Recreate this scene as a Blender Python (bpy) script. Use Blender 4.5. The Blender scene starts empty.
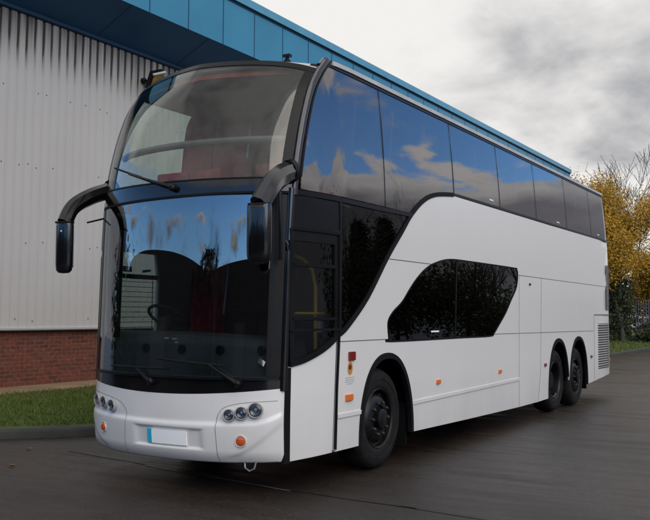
import bpy, bmesh, math, random
from mathutils import Vector, Matrix, noise
random.seed(7)
PI = math.pi
S = bpy.context.scene
COL = S.collection

# ------------------------------------------------------------------ camera
f_px = 870.0; YAW, PIT, ROL = 0.54203065, 0.06143075, 0.00636044
fw = Vector((-math.sin(YAW)*math.cos(PIT), math.cos(YAW)*math.cos(PIT), math.sin(PIT)))
r0 = fw.cross(Vector((0, 0, 1))).normalized(); u0 = r0.cross(fw)
rr = r0*math.cos(ROL)+u0*math.sin(ROL); uu = -r0*math.sin(ROL)+u0*math.cos(ROL)
cam = bpy.data.cameras.new('camera'); co = bpy.data.objects.new('camera', cam); COL.objects.link(co)
cam.sensor_fit = 'HORIZONTAL'; cam.sensor_width = 36; cam.lens = f_px/650*36; cam.clip_end = 1500; cam.clip_start = .05
M = Matrix((rr, uu, -fw)).transposed().to_4x4(); M.translation = Vector((4.150575, -5.933155, 1.599446)); co.matrix_world = M
S.camera = co

# ------------------------------------------------------------------ materials
def newmat(name):
    m = bpy.data.materials.new(name); m.use_nodes = True
    nt = m.node_tree; b = nt.nodes['Principled BSDF']; return m, nt, b
def simple(name, col, rough=.5, metal=0., coat=0., spec=.5, var=0., vscale=3., bump=0., bscale=40., dirt=None):
    m, nt, b = newmat(name)
    b.inputs['Base Color'].default_value = (*col, 1); b.inputs['Roughness'].default_value = rough
    b.inputs['Metallic'].default_value = metal; b.inputs['Coat Weight'].default_value = coat
    b.inputs['Coat Roughness'].default_value = .06
    b.inputs['Specular IOR Level'].default_value = spec
    N, L = nt.nodes, nt.links
    if var or bump:
        tc = N.new('ShaderNodeTexCoord')
    if var:
        n = N.new('ShaderNodeTexNoise'); n.inputs['Scale'].default_value = vscale; n.inputs['Detail'].default_value = 6
        L.new(tc.outputs['Object'], n.inputs['Vector'])
        mr = N.new('ShaderNodeMapRange'); mr.inputs[1].default_value = .3; mr.inputs[2].default_value = .7
        mr.inputs[3].default_value = 1-var; mr.inputs[4].default_value = 1+var
        L.new(n.outputs['Fac'], mr.inputs[0])
        mx = N.new('ShaderNodeVectorMath'); mx.operation = 'SCALE'; mx.inputs[0].default_value = col
        L.new(mr.outputs[0], mx.inputs['Scale']); L.new(mx.outputs[0], b.inputs['Base Color'])
        mr2 = N.new('ShaderNodeMapRange'); mr2.inputs[3].default_value = max(.02, rough-.08); mr2.inputs[4].default_value = min(1, rough+.1)
        L.new(n.outputs['Fac'], mr2.inputs[0]); L.new(mr2.outputs[0], b.inputs['Roughness'])
    if bump:
        n2 = N.new('ShaderNodeTexNoise'); n2.inputs['Scale'].default_value = bscale; n2.inputs['Detail'].default_value = 4
        L.new(tc.outputs['Object'], n2.inputs['Vector'])
        bp = N.new('ShaderNodeBump'); bp.inputs['Strength'].default_value = bump; bp.inputs['Distance'].default_value = .01
        L.new(n2.outputs['Fac'], bp.inputs['Height']); L.new(bp.outputs[0], b.inputs['Normal'])
    return m
def glass(name, tint, ior, rough=0.0, refl=(1, 1, 1), wav=0.):
    m = bpy.data.materials.new(name); m.use_nodes = True; nt = m.node_tree; N, L = nt.nodes, nt.links
    N.remove(N['Principled BSDF']); out = N['Material Output']
    t = N.new('ShaderNodeBsdfTransparent'); t.inputs[0].default_value = (*tint, 1)
    g = N.new('ShaderNodeBsdfGlossy'); g.inputs['Color'].default_value = (*refl, 1); g.inputs['Roughness'].default_value = rough
    fr = N.new('ShaderNodeFresnel'); fr.inputs[0].default_value = ior
    # the same factor on both faces of the pane
    geo = N.new('ShaderNodeNewGeometry')
    dt = N.new('ShaderNodeVectorMath'); dt.operation = 'DOT_PRODUCT'
    L.new(geo.outputs['Incoming'], dt.inputs[0]); L.new(geo.outputs['Normal'], dt.inputs[1])
    ab = N.new('ShaderNodeMath'); ab.operation = 'ABSOLUTE'; L.new(dt.outputs['Value'], ab.inputs[0])
    om = N.new('ShaderNodeMath'); om.operation = 'SUBTRACT'; om.inputs[0].default_value = 1; L.new(ab.outputs[0], om.inputs[1])
    pw = N.new('ShaderNodeMath'); pw.operation = 'POWER'; pw.inputs[1].default_value = 5; L.new(om.outputs[0], pw.inputs[0])
    F0 = ((ior-1)/(ior+1))**2
    ma = N.new('ShaderNodeMath'); ma.operation = 'MULTIPLY_ADD'; ma.inputs[1].default_value = 1-F0; ma.inputs[2].default_value = F0
    L.new(pw.outputs[0], ma.inputs[0]); N.remove(fr)
    mix = N.new('ShaderNodeMixShader'); L.new(ma.outputs[0], mix.inputs[0]); L.new(t.outputs[0], mix.inputs[1]); L.new(g.outputs[0], mix.inputs[2])
    L.new(mix.outputs[0], out.inputs['Surface'])
    if wav:
        tc = N.new('ShaderNodeTexCoord'); n = N.new('ShaderNodeTexNoise'); n.inputs['Scale'].default_value = 1.3; n.inputs['Detail'].default_value = 0
        L.new(tc.outputs['Object'], n.inputs['Vector'])
        bp = N.new('ShaderNodeBump'); bp.inputs['Strength'].default_value = wav; bp.inputs['Distance'].default_value = .01
        L.new(n.outputs['Fac'], bp.inputs['Height']); L.new(bp.outputs[0], g.inputs['Normal'])
    return m

def white_paint():
    m, nt, b = newmat('white_paint'); N, L = nt.nodes, nt.links
    tc = N.new('ShaderNodeTexCoord'); sp = N.new('ShaderNodeSeparateXYZ'); L.new(tc.outputs['Object'], sp.inputs[0])
    n = N.new('ShaderNodeTexNoise'); n.inputs['Scale'].default_value = 2.2; n.inputs['Detail'].default_value = 8
    mp = N.new('ShaderNodeMapping'); mp.inputs['Scale'].default_value = (1, 1, .35); L.new(tc.outputs['Object'], mp.inputs[0]); L.new(mp.outputs[0], n.inputs['Vector'])
    mr = N.new('ShaderNodeMapRange'); mr.inputs[1].default_value = .25; mr.inputs[2].default_value = .95; mr.inputs[3].default_value = 1; mr.inputs[4].default_value = 0
    L.new(sp.outputs['Z'], mr.inputs[0])
    mu = N.new('ShaderNodeMath'); mu.operation = 'MULTIPLY'; L.new(mr.outputs[0], mu.inputs[0]); L.new(n.outputs['Fac'], mu.inputs[1])
    ad = N.new('ShaderNodeMath'); ad.operation = 'MULTIPLY_ADD'; ad.inputs[1].default_value = .10; L.new(n.outputs['Fac'], ad.inputs[0])
    m2 = N.new('ShaderNodeMath'); m2.operation = 'MULTIPLY'; m2.inputs[1].default_value = .45; L.new(mu.outputs[0], m2.inputs[0]); L.new(m2.outputs[0], ad.inputs[2])
    mx = N.new('ShaderNodeMix'); mx.data_type = 'RGBA'; mx.inputs['A'].default_value = (.745, .735, .718, 1); mx.inputs['B'].default_value = (.36, .34, .32, 1)
    L.new(ad.outputs[0], mx.inputs['Factor']); L.new(mx.outputs['Result'], b.inputs['Base Color'])
    b.inputs['Roughness'].default_value = .32; b.inputs['Coat Weight'].default_value = .5; b.inputs['Coat Roughness'].default_value = .12
    n3 = N.new('ShaderNodeTexNoise'); n3.inputs['Scale'].default_value = 1.6; n3.inputs['Detail'].default_value = 1; L.new(tc.outputs['Object'], n3.inputs['Vector'])
    bp = N.new('ShaderNodeBump'); bp.inputs['Strength'].default_value = .12; bp.inputs['Distance'].default_value = .02
    L.new(n3.outputs['Fac'], bp.inputs['Height']); L.new(bp.outputs[0], b.inputs['Normal'])
    return m
WHITE = white_paint()
BLKG = simple('black_gloss', (.005, .005, .006), .14, coat=.3, var=.2, spec=.4)
BLKS = simple('black_satin', (.007, .007, .0078), .33, var=.25, spec=.17)
RUBB = simple('black_rubber', (.007, .007, .0075), .55, var=.2, spec=.12)
SEAM = simple('dark_seam', (.10, .10, .105), .7)
SILV = simple('grey_trim', (.42, .42, .43), .45, var=.15)
PILL = simple('pillar_lacquer', (.010, .010, .014), .16, coat=.35, var=.2, spec=.45)
CHRM = simple('chrome', (.75, .75, .77), .12, metal=1.)
STEEL = simple('dull_steel', (.35, .35, .36), .45, metal=.8, var=.2)
TYRE = simple('tyre_rubber', (.009, .0087, .0083), .72, var=.4, vscale=12, bump=.3, bscale=60, spec=.22)
RIMM = simple('black_wheel_paint', (.006, .006, .0065), .38, var=.5, vscale=14, spec=.3)
ORNG = simple('orange_lens', (.75, .17, .015), .18, coat=1.)
REDL = simple('red_lens', (.20, .012, .008), .15, coat=1.)
LENS = glass('lamp_lens', (.92, .93, .95), 1.5)
WSCR = glass('windscreen_glass', (.66, .70, .71), 2.35)
USCR = glass('upper_windscreen_glass', (.84, .87, .85), 1.52)
SIDG = glass('tinted_side_glass', (.50, .46, .48), 2.35, wav=.06)
FARG = glass('far_side_glass', (.84, .90, .87), 1.5)
DRKG = glass('dark_privacy_glass', (.035, .035, .04), 1.42)
DOORG = glass('door_glass', (.55, .57, .56), 1.38)
SEATM = simple('maroon_moquette', (.26, .022, .045), .9, var=.4, vscale=9)
GREYP = simple('grey_plastic', (.50, .50, .52), .4)
CEIL = simple('ceiling_lining', (.16, .16, .165), .8, var=.1)
INTD = simple('dark_interior', (.018, .018, .02), .7)
DASH = simple('dashboard_vinyl', (.095, .105, .115), .55, var=.2)
YELL = simple('yellow_rail', (.85, .55, .04), .35)
PAPER = simple('paper', (.62, .66, .60), .7)
PLATE = simple('plate_white', (.95, .955, .96), .35)
PBLUE = simple('plate_blue', (.03, .42, .62), .4)

# ------------------------------------------------------------------ mesh helpers
def tag(o, label=None, cat=None, group=None, kind=None):
    if label: o['label'] = label
    if cat: o['category'] = cat
    if group: o['group'] = group
    if kind: o['kind'] = kind
    return o
def thing(name, label, cat, loc=(0, 0, 0), group=None):
    o = bpy.data.objects.new(name, None); COL.objects.link(o); o.location = loc; o.empty_display_size = .2
    return tag(o, label, cat, group)
def link(name, bm, mat, parent=None, smooth=True, ang=32, recalc=False):
    if recalc: bmesh.ops.recalc_face_normals(bm, faces=bm.faces)
    me = bpy.data.meshes.new(name); bm.to_mesh(me); bm.free()
    if smooth:
        me.shade_smooth(); me.set_sharp_from_angle(angle=math.radians(ang))
    me.materials.append(mat)
    o = bpy.data.objects.new(name, me); COL.objects.link(o)
    if parent is not None:
        o.parent = parent
        o.location = -world_loc(parent)
    return o
def world_loc(o):
    v = Vector(o.location)
    while o.parent is not None: o = o.parent; v += Vector(o.location)
    return v
def box(bm, c, s, rot=None):
    r = bmesh.ops.create_cube(bm, size=1.0)
    m = Matrix.Diagonal((*s, 1))
    if rot is not None: m = rot.to_4x4() @ m
    m = Matrix.Translation(c) @ m
    bmesh.ops.transform(bm, matrix=m, verts=r['verts'])
    return r['verts']
def bevel_all(bm, w, seg=2):
    bmesh.ops.bevel(bm, geom=list(bm.edges)+list(bm.verts), offset=w, segments=seg, affect='EDGES', profile=.6)
def tube(bm, pts, rad, n=8, cap=True, flat=1.0, updir=None):
    pts = [Vector(p) for p in pts]
    if not isinstance(rad, (list, tuple)): rad = [rad]*len(pts)
    rings = []; up = updir or Vector((0, 0, 1))
    for i, p in enumerate(pts):
        if i == 0: d = pts[1]-p
        elif i == len(pts)-1: d = p-pts[i-1]
        else: d = pts[i+1]-pts[i-1]
        d.normalize(); a = d.cross(up)
        if a.length < .05: a = d.cross(Vector((1, 0, 0)))
        a.normalize(); b = a.cross(d)
        rings.append([bm.verts.new(p+(a*math.cos(t)+b*math.sin(t)*flat)*rad[i]) for t in [2*PI*k/n for k in range(n)]])
    for A, B in zip(rings, rings[1:]):
        for k in range(n): bm.faces.new((A[k], A[(k+1) % n], B[(k+1) % n], B[k]))
    if cap:
        bm.faces.new(rings[0][::-1]); bm.faces.new(rings[-1])
def lathe(bm, prof, c, ax, n=48):
    """prof: (radius, along) pairs; along axis vector ax through c"""
    ax = Vector(ax).normalized(); a = ax.orthogonal().normalized(); b = ax.cross(a); c = Vector(c)
    rings = []
    for r, h in prof:
        if r < 1e-5: rings.append([bm.verts.new(c+ax*h)])
        else: rings.append([bm.verts.new(c+ax*h+(a*math.cos(t)+b*math.sin(t))*r) for t in [2*PI*k/n for k in range(n)]])
    for A, B in zip(rings, rings[1:]):
        for k in range(n):
            k2 = (k+1) % n
            if len(A) == 1 and len(B) == 1: continue
            if len(A) == 1: bm.faces.new((A[0], B[k], B[k2]))
            elif len(B) == 1: bm.faces.new((A[k], B[0], A[k2]))
            else: bm.faces.new((A[k], B[k], B[k2], A[k2]))
    bmesh.ops.recalc_face_normals(bm, faces=bm.faces)
def patch(fn, us, vs, thick, nrm):
    """closed slab: grid fn(u,v) and the same grid moved by nrm(u,v)*thick"""
    bm = bmesh.new(); g = [[bm.verts.new(fn(u, v)) for v in vs] for u in us]
    h = [[bm.verts.new(Vector(fn(u, v))+Vector(nrm)*thick) for v in vs] for u in us]
    nu, nv = len(us), len(vs)
    for i in range(nu-1):
        for j in range(nv-1):
            bm.faces.new((g[i][j], g[i+1][j], g[i+1][j+1], g[i][j+1])); bm.faces.new((h[i][j], h[i][j+1], h[i+1][j+1], h[i+1][j]))
    for i in range(nu-1):
        bm.faces.new((g[i][0], h[i][0], h[i+1][0], g[i+1][0])); bm.faces.new((g[i][-1], g[i+1][-1], h[i+1][-1], h[i][-1]))
    for j in range(nv-1):
        bm.faces.new((g[0][j], g[0][j+1], h[0][j+1], h[0][j])); bm.faces.new((g[-1][j], h[-1][j], h[-1][j+1], g[-1][j+1]))
    bmesh.ops.recalc_face_normals(bm, faces=bm.faces)
    return bm
def lin(a, b, n): return [a+(b-a)*i/(n-1) for i in range(n)]
def catmull(pts, n=6):
    out = []
    P = [pts[0]]+list(pts)+[pts[-1]]
    for i in range(1, len(P)-2):
        for k in range(n):
            t = k/n; p0, p1, p2, p3 = P[i-1], P[i], P[i+1], P[i+2]
            out.append(tuple(.5*(2*p1[j]+(p2[j]-p0[j])*t+(2*p0[j]-5*p1[j]+4*p2[j]-p3[j])*t*t+(-p0[j]+3*p1[j]-3*p2[j]+p3[j])*t**3) for j in range(len(p1))))
    out.append(tuple(pts[-1])); return out

# ------------------------------------------------------------------ coach surfaces
FT = [(.26, .49, .36), (.6, .46, .365), (.9, .47, .37), (1.7, .50, .375), (2.3, .525, .375), (2.7, .553, .38), (2.95, .595, .382),
      (3.2, .655, .388), (3.45, .735, .396), (3.7, .845, .41), (3.9, .99, .44), (4.02, 1.11, .47), (4.12, 1.22, .49)]
def ft(z):
    """smooth (Hermite) reading of the table"""
    if z <= FT[0][0]: return FT[0][1:]
    n = len(FT)
    for i in range(n-1):
        a, b = FT[i], FT[i+1]
        if z <= b[0]:
            h = b[0]-a[0]; t = (z-a[0])/h; out = []
            for j in (1, 2):
                def sl(k):
                    if k <= 0: return (FT[1][j]-FT[0][j])/(FT[1][0]-FT[0][0])
                    if k >= n-1: return (FT[-1][j]-FT[-2][j])/(FT[-1][0]-FT[-2][0])
                    return (FT[k+1][j]-FT[k-1][j])/(FT[k+1][0]-FT[k-1][0])
                out.append((2*t**3-3*t*t+1)*a[j]+(t**3-2*t*t+t)*h*sl(i)+(-2*t**3+3*t*t)*b[j]+(t**3-t*t)*h*sl(i+1))
            return tuple(out)
    return FT[-1][1:]
def xs(z): return -0.035*max(0, z-2.3)**2
def sideX(y, z):
    x = xs(z)
    if y < 1.4: x -= .12*((1.4-y)/.95)**2
    if y > 11.9: x -= .16*((y-11.9)/.6)**2
    return x
def front(u, z, off=0.):
    yc, b = ft(z); hw = 1.25+sideX(yc, z); a = abs(u)
    k = min(1., max(0., (z-3.0)/.95)); e = 2.2-.75*k*k*(3-2*k)
    return Vector((-1.25+hw*u, yc-b*(1-.8*a**e-.2*a**12)-off, z))
def P(y, z, off=0., side=1):
    x = sideX(y, z)+off
    return Vector((x if side > 0 else -2.5-x, y, z))
def skin(outline, holes=(), off=0., thick=.03, side=1, gy=.25, gz=.14):
    bm = bmesh.new()
    edges = []
    for loop in [outline]+list(holes):
        vs = [bm.verts.new((0, y, z)) for y, z in loop]
        for i in range(len(vs)): edges.append(bm.edges.new((vs[i], vs[(i+1) % len(vs)])))
    bmesh.ops.triangle_fill(bm, use_beauty=True, use_dissolve=False, edges=edges, normal=(1, 0, 0))
    ys = [p[0] for p in outline]; zs = [p[1] for p in outline]
    y = min(ys)+gy
    while y < max(ys):
        if y < 1.6 or y > 11.7:
            bmesh.ops.bisect_plane(bm, geom=bm.verts[:]+bm.edges[:]+bm.faces[:], dist=1e-5, plane_co=(0, y, 0), plane_no=(0, 1, 0))
            y += .08
        else:
            bmesh.ops.bisect_plane(bm, geom=bm.verts[:]+bm.edges[:]+bm.faces[:], dist=1e-5, plane_co=(0, y, 0), plane_no=(0, 1, 0)); y += gy*3
    z = max(min(zs), 2.2)+.02
    while z < max(zs):
        bmesh.ops.bisect_plane(bm, geom=bm.verts[:]+bm.edges[:]+bm.faces[:], dist=1e-5, plane_co=(0, 0, z), plane_no=(0, 0, 1)); z += gz
    for v in bm.verts: v.co = P(v.co.y, v.co.z, off, side)
    r = bmesh.ops.extrude_face_region(bm, geom=bm.faces[:], use_keep_orig=True)
    nv = [e for e in r['geom'] if isinstance(e, bmesh.types.BMVert)]
    bmesh.ops.translate(bm, verts=nv, vec=(-thick*side, 0, 0))
    bmesh.ops.recalc_face_normals(bm, faces=bm.faces)
    return bm
def strip(path, w, off=.004, thick=.006, side=1):
    """ribbon of width w lying on the side skin along a (y,z) path"""
    rs = [path[0]]
    for a, b in zip(path, path[1:]):
        near = min(a[0], b[0]) < 1.5 or max(a[0], b[0]) > 11.7
        k = max(1, int(math.hypot(b[0]-a[0], b[1]-a[1])/(.07 if near else .4)))
        rs += [(a[0]+(b[0]-a[0])*i/k, a[1]+(b[1]-a[1])*i/k) for i in range(1, k+1)]
    path = rs
    bm = bmesh.new(); n = len(path); L_, R_ = [], []
    for i, (y, z) in enumerate(path):
        a = path[max(0, i-1)]; b = path[min(n-1, i+1)]; d = Vector((b[0]-a[0], b[1]-a[1])).normalized(); nn = Vector((-d.y, d.x))*w/2
        for lst, s in ((L_, 1), (R_, -1)):
            q = (y+nn.x*s, z+nn.y*s); lst.append((bm.verts.new(P(*q, off, side)), bm.verts.new(P(*q, off-thick, side))))
    for i in range(n-1):
        a, b, c, d = L_[i], L_[i+1], R_[i], R_[i+1]
        bm.faces.new((a[0], b[0], d[0], c[0])); bm.faces.new((a[1], c[1], d[1], b[1])); bm.faces.new((a[0], a[1], b[1], b[0])); bm.faces.new((c[0], d[0], d[1], c[1]))
    bm.faces.new((L_[0][0], R_[0][0], R_[0][1], L_[0][1])); bm.faces.new((L_[-1][0], L_[-1][1], R_[-1][1], R_[-1][0]))
    bmesh.ops.recalc_face_normals(bm, faces=bm.faces); return bm
def join(*bms):
    out = bmesh.new()
    for b in bms:
        me = bpy.data.meshes.new('t'); b.to_mesh(me); out.from_mesh(me); b.free(); bpy.data.meshes.remove(me)
    return out

def parts(name, bms, mat, parent=None, **k):
    return [link(name, b, mat, parent or BUS, **k) for b in bms]
BUS = thing('double_decker_coach', 'white three-axle double-decker coach with black glazing, parked beside the warehouse', 'coach', (-1.25, 6, 0))
def part(name, bm, mat, parent=None, **k): return link(name, bm, mat, parent or BUS, **k)

# --- white near side with wheel arches and the lower window left open
swoosh = catmull([(1.245, 1.385), (1.41, 1.465), (1.81, 1.75), (2.25, 2.18), (2.61, 2.49), (2.86, 2.70), (3.19, 2.89), (3.55, 3.0), (4.09, 3.065)], 5)
def arch(yc, rad_y, top, base, n=44):
    # squared arc: from front foot to rear foot
    return [(yc-rad_y*math.copysign(abs(math.cos(t))**.86, math.cos(t)), base+(top-base)*abs(math.sin(t))**.93) for t in [PI*k/n for k in range(n+1)]]
a1 = arch(2.24, .62, 1.195, .31); a2 = arch(8.50, .605, 1.215, .27); a3 = arch(9.74, .605, 1.225, .34)
midwin = catmull([(2.25, 1.40), (2.245, 1.52), (2.36, 1.62), (2.58, 1.73), (2.78, 1.88), (2.96, 2.0), (3.2, 2.12), (3.47, 2.2), (3.9, 2.265), (4.6, 2.275), (6.25, 2.275), (6.39, 2.26), (6.44, 2.19), (6.38, 2.0), (6.13, 1.80), (5.9, 1.62), (5.6, 1.44), (5.43, 1.345), (5.28, 1.31), (4.2, 1.31), (2.34, 1.31), (2.26, 1.335)], 4)
gapz = .64
lower = [(1.172, .31)] + a1 + [(4.5, .285), (6.5, .262), (7.35, .262)]
# stop the two rear arches where they meet
A2 = [p for p in a2 if p[0] < 9.10 or p[1] > .66]; A2 = [p for p in A2 if not (p[0] > 9.09)]
A3 = [p for p in a3 if p[0] > 9.14]
lower += A2 + [(9.112, .64)] + A3 + [(11.2, .385), (12.24, .43)]
rear = [(12.36, .95), (12.40, 1.5), (12.38, 1.91), (12.30, 2.5), (12.21, 3.08)]
outline = lower + rear + [(8.1, 3.065)] + swoosh[::-1]
part('side_panel', skin(outline, [midwin]), WHITE)
# far side: white with the same arches, driver's window and upper glazing left open
fo = [(.56, .30)] + a1 + [(4.5, .285), (7.35, .262)] + A2 + [(9.112, .64)] + A3 + [(12.24, .43)] + rear + [(8, 3.065), (3.2, 2.9), (1.6, 2.72), (.60, 2.72)]
dwin = [(.74, 1.40), (1.42, 1.40), (1.44, 1.95), (1.40, 2.24), (.74, 2.24)]
part('side_panel', skin(fo, [dwin], side=-1), WHITE)
# seams, moulding, arch lips
parts('panel_seam', [strip([(2.27, 2.18), (3.35, 2.18)], .008, .002), strip([(6.42, 2.18), (12.27, 2.165)], .008, .002), strip([(1.24, 1.335), (2.25, 1.335)], .008, .002),
            strip([(5.41, 1.335), (10.84, 1.305)], .008, .002), strip([(6.50, 2.175), (6.46, .27)], .008, .002), strip([(7.57, 2.175), (7.50, .74), (7.36, .27)], .008, .002),
            strip([(10.86, 1.60), (10.84, .38)], .012, .002), strip([(10.86, 1.605), (12.33, 1.61)], .020, .002)], SEAM)
for mold in (strip([(1.21, .635), (1.66, .635)], .045, .012, .02), strip([(2.87, .625), (6.46, .665)], .045, .012, .02)):
    bmesh.ops.bevel(mold, geom=mold.edges[:], offset=.004, segments=2, affect='EDGES'); part('side_moulding', mold, WHITE)
def inset_arc(a, yc, base, k):
    return [(yc+(y-yc)*k, base+(z-base)*(k if z > base+.01 else 1)) for y, z in a]
for (a, yc, base) in ((a1, 2.24, .31), (A2, 8.5, .27), (A3, 9.74, .34)):
    for sd in (1, -1):
        part('arch_trim', strip([(yc+(y-yc)*.955, (z if z < base+.02 else base+(z-base)*.962)) for y, z in a], .055, .012, .05, sd), RUBB)
# wheel wells: dark boxes round each wheel, closed above
WELL = simple('wheel_arch_liner', (.004, .004, .004), .95, spec=.05)
def well(y0, y1, ztop):
    for sx in (-.42, -2.08):
        bm = bmesh.new()
        x0, x1 = (sx, -.035) if sx > -1 else (-2.465, sx)
        prof = [(y0, .25), (y0, ztop-.25), (y0+.22, ztop), (y1-.22, ztop), (y1, ztop-.25), (y1, .25)]
        A = [bm.verts.new((x0, y, z)) for y, z in prof]; B = [bm.verts.new((x1, y, z)) for y, z in prof]
        for i in range(len(prof)-1): bm.faces.new((A[i], A[i+1], B[i+1], B[i]))
        bm.faces.new(A if sx > -1 else B)
        part('wheel_well', bm, WELL)
well(1.58, 2.90, 1.26); well(7.86, 10.38, 1.28)
# underfloor
bm = bmesh.new()
box(bm, (-1.25, 1.05, .42), (2.0, .95, .12)); box(bm, (-1.25, 5.4, .42), (2.40, 4.9, .16)); box(bm, (-1.25, 11.3, .55), (2.3, 1.7, .16))
for y in (3.3, 4.6, 6.0, 7.2): box(bm, (-1.25, y, .36), (1.9, .12, .14))
box(bm, (-1.25, 2.2, .52), (1.7, .16, .16)); box(bm, (-1.25, 8.5, .52), (1.7, .2, .2)); box(bm, (-1.25, 9.73, .52), (1.7, .2, .2))
part('underfloor', bm, WELL, smooth=False)
# mudflap behind front wheels
bm = bmesh.new(); box(bm, (-.24, 2.83, .40), (.34, .02, .46)); part('mudflap', bm, RUBB, smooth=False)

# --- front panel: relief of crease, light pods and plate recess is modelled
def bz(u): return .285+.02*abs(u)**3
def tz(u): return .872+.07*u*u-(.0 if abs(u) < .93 else 0)
def relief(u, z):
    c = .622+.03*u*u+(.07*max(0, (u-.82)/.18)**2 if u > .82 else 0)
    off = 0.
    off += .022/(1+math.exp((z-c)/.008))            # lower bumper stands proud
    off -= .05*max(0, (.40-z)/.12)**2               # tuck under
    # plate recess
    rx = (u-.105)/.32; rz = (z-.488)/.083
    q = max(abs(rx), abs(rz)); off -= .022/(1+math.exp((q-1)/.035))
    # rising crease on bumper corners
    a = abs(u)
    if a > .6:
        c2 = .335+.30*((a-.6)/.4)**1.8
        off -= .014/(1+math.exp((z-c2)/.006))*min(1, (a-.6)/.1)
    return off
def frontrelief(u, t):
    z = bz(u)+(tz(u)-bz(u))*t
    return front(u, z, relief(u, z))
us = lin(-1, 1, 121); vs = lin(0, 1, 64)
part('front_panel', patch(frontrelief, us, vs, .04, (0, 1, 0)), WHITE, ang=60)
def fstrip(path, w, off=.003, thick=.006):
    bm = bmesh.new(); n = len(path); rows = []
    for i, (u, z) in enumerate(path):
        a = path[max(0, i-1)]; b = path[min(n-1, i+1)]; d = Vector(((b[0]-a[0])*1.15, b[1]-a[1])).normalized(); nn = Vector((-d.y/1.15, d.x))*w/2
        r = []
        for s in (1, -1):
            q = front(u+nn.x*s, z+nn.y*s, off+relief(u+nn.x*s, z+nn.y*s)); r += [bm.verts.new(q), bm.verts.new(q+Vector((0, thick, 0)))]
        rows.append(r)
    for A, B in zip(rows, rows[1:]):
        bm.faces.new((A[0], B[0], B[2], A[2])); bm.faces.new((A[1], A[3], B[3], B[1])); bm.faces.new((A[0], A[1], B[1], B[0])); bm.faces.new((A[2], B[2], B[3], A[3]))
    bm.faces.new((rows[0][0], rows[0][2], rows[0][3], rows[0][1])); bm.faces.new((rows[-1][0], rows[-1][1], rows[-1][3], rows[-1][2]))
    bmesh.ops.recalc_face_normals(bm, faces=bm.faces); return bm
SEAM2 = simple('panel_joint', (.22, .22, .23), .7)
pod = [(.56, .30), (.558, .45), (.553, .62), (.56, .70), (.60, .765), (.68, .80), (.80, .822), (.97, .835)]
podp = catmull(pod, 9)
parts('panel_joint', [fstrip([(u, z) for u, z in podp], .005, .002, .012), fstrip([(-u*.98+.20*0, z) if 0 else (-(u-.0)*1.0+.215*max(0,(.75-u)/.2 if u<.75 else 0), z) for u, z in podp], .005, .002, .012)], SEAM2)
# lamps
def lamp(u, z, r, kind):
    c = front(u, z, .0); e = 1e-3
    du = (front(u+e, z)-front(u-e, z)).normalized(); n = Vector((du.y, -du.x, 0)).normalized()
    if n.y > 0: n = -n
    n = (n*.8+Vector((0, -1, .12))*.2).normalized()
    o = bpy.data.objects.new({'h': 'headlight', 'i': 'indicator'}[kind], None); COL.objects.link(o); o.parent = BUS; o.location = c-world_loc(BUS)
    bm = bmesh.new()
    base = .022 if kind == 'i' else .030
    lathe(bm, [(r*1.20, base-.04), (r*1.20, base+.004), (r*1.15, base+.009), (r*1.04, base+.006), (r, base-.01)], c, n, 40); part('bezel', bm, LRIM if kind == 'h' else WHITE, o)
    if kind == 'h':
        bm = bmesh.new(); lathe(bm, [(r*1.06, base+.004), (r*1.0, base-.002), (r*.9, base-.010), (r*.55, base-.019), (0, base-.021)], c, n, 40); part('reflector', bm, HREF, o)
        bm = bmesh.new(); lathe(bm, [(0, base-.001), (r*.26, base-.004), (r*.34, base-.019)], c, n, 20); part('bulb', bm, CHRM, o)
        bm = bmesh.new(); lathe(bm, [(r*1.1, base+.002), (r*.9, base+.010), (r*.5, base+.016), (0, base+.018)], c, n, 40); part('lens', bm, LENS, o)
    else:
        bm = bmesh.new(); lathe(bm, [(r*1.04, base+.002), (r*.85, base+.014), (r*.4, base+.02), (0, base+.021)], c, n, 40); part('lens', bm, ORNF, o)
LRIM = simple('lamp_rim', (.33, .33, .34), .35)
ORNF = simple('front_amber_lens', (.50, .085, .012), .18, coat=.8)
HREF = simple('lamp_reflector', (.10, .105, .11), .22, metal=.9, var=.5, vscale=30)
for u, z, r in ((-.79, .757, .045), (-.66, .738, .048), (-.53, .718, .048), (.655, .710, .044), (.745, .730, .047), (.84, .756, .055)): lamp(u, z, r, 'h')
lamp(-.66, .505, .040, 'i'); lamp(.738, .487, .043, 'i')
# number plate
def fplate(u0, u1, z0, z1, off, th):
    return patch(lambda u, v: front(u, z0+(z1-z0)*v, off+.0*v), lin(u0, u1, 8), lin(0, 1, 3), th, (0, 1, 0))
pl = part('number_plate', fplate(-.045, .300, .423, .548, .016, .012), PLATE)
part('blue_band', fplate(-.088, -.043, .424, .549, .0165, .012), PBLUE, pl)
# tow hook and small bolts under bumper
bm = bmesh.new(); c = front(.78, .27, -.02)
tube(bm, [c+Vector((-.06, 0, .04)), c+Vector((-.05, -.01, -.02)), c+Vector((0, -.01, -.045)), c+Vector((.05, -.01, -.02)), c+Vector((.06, 0, .04))], .008, 8); part('tow_hook', bm, STEEL)

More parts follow.
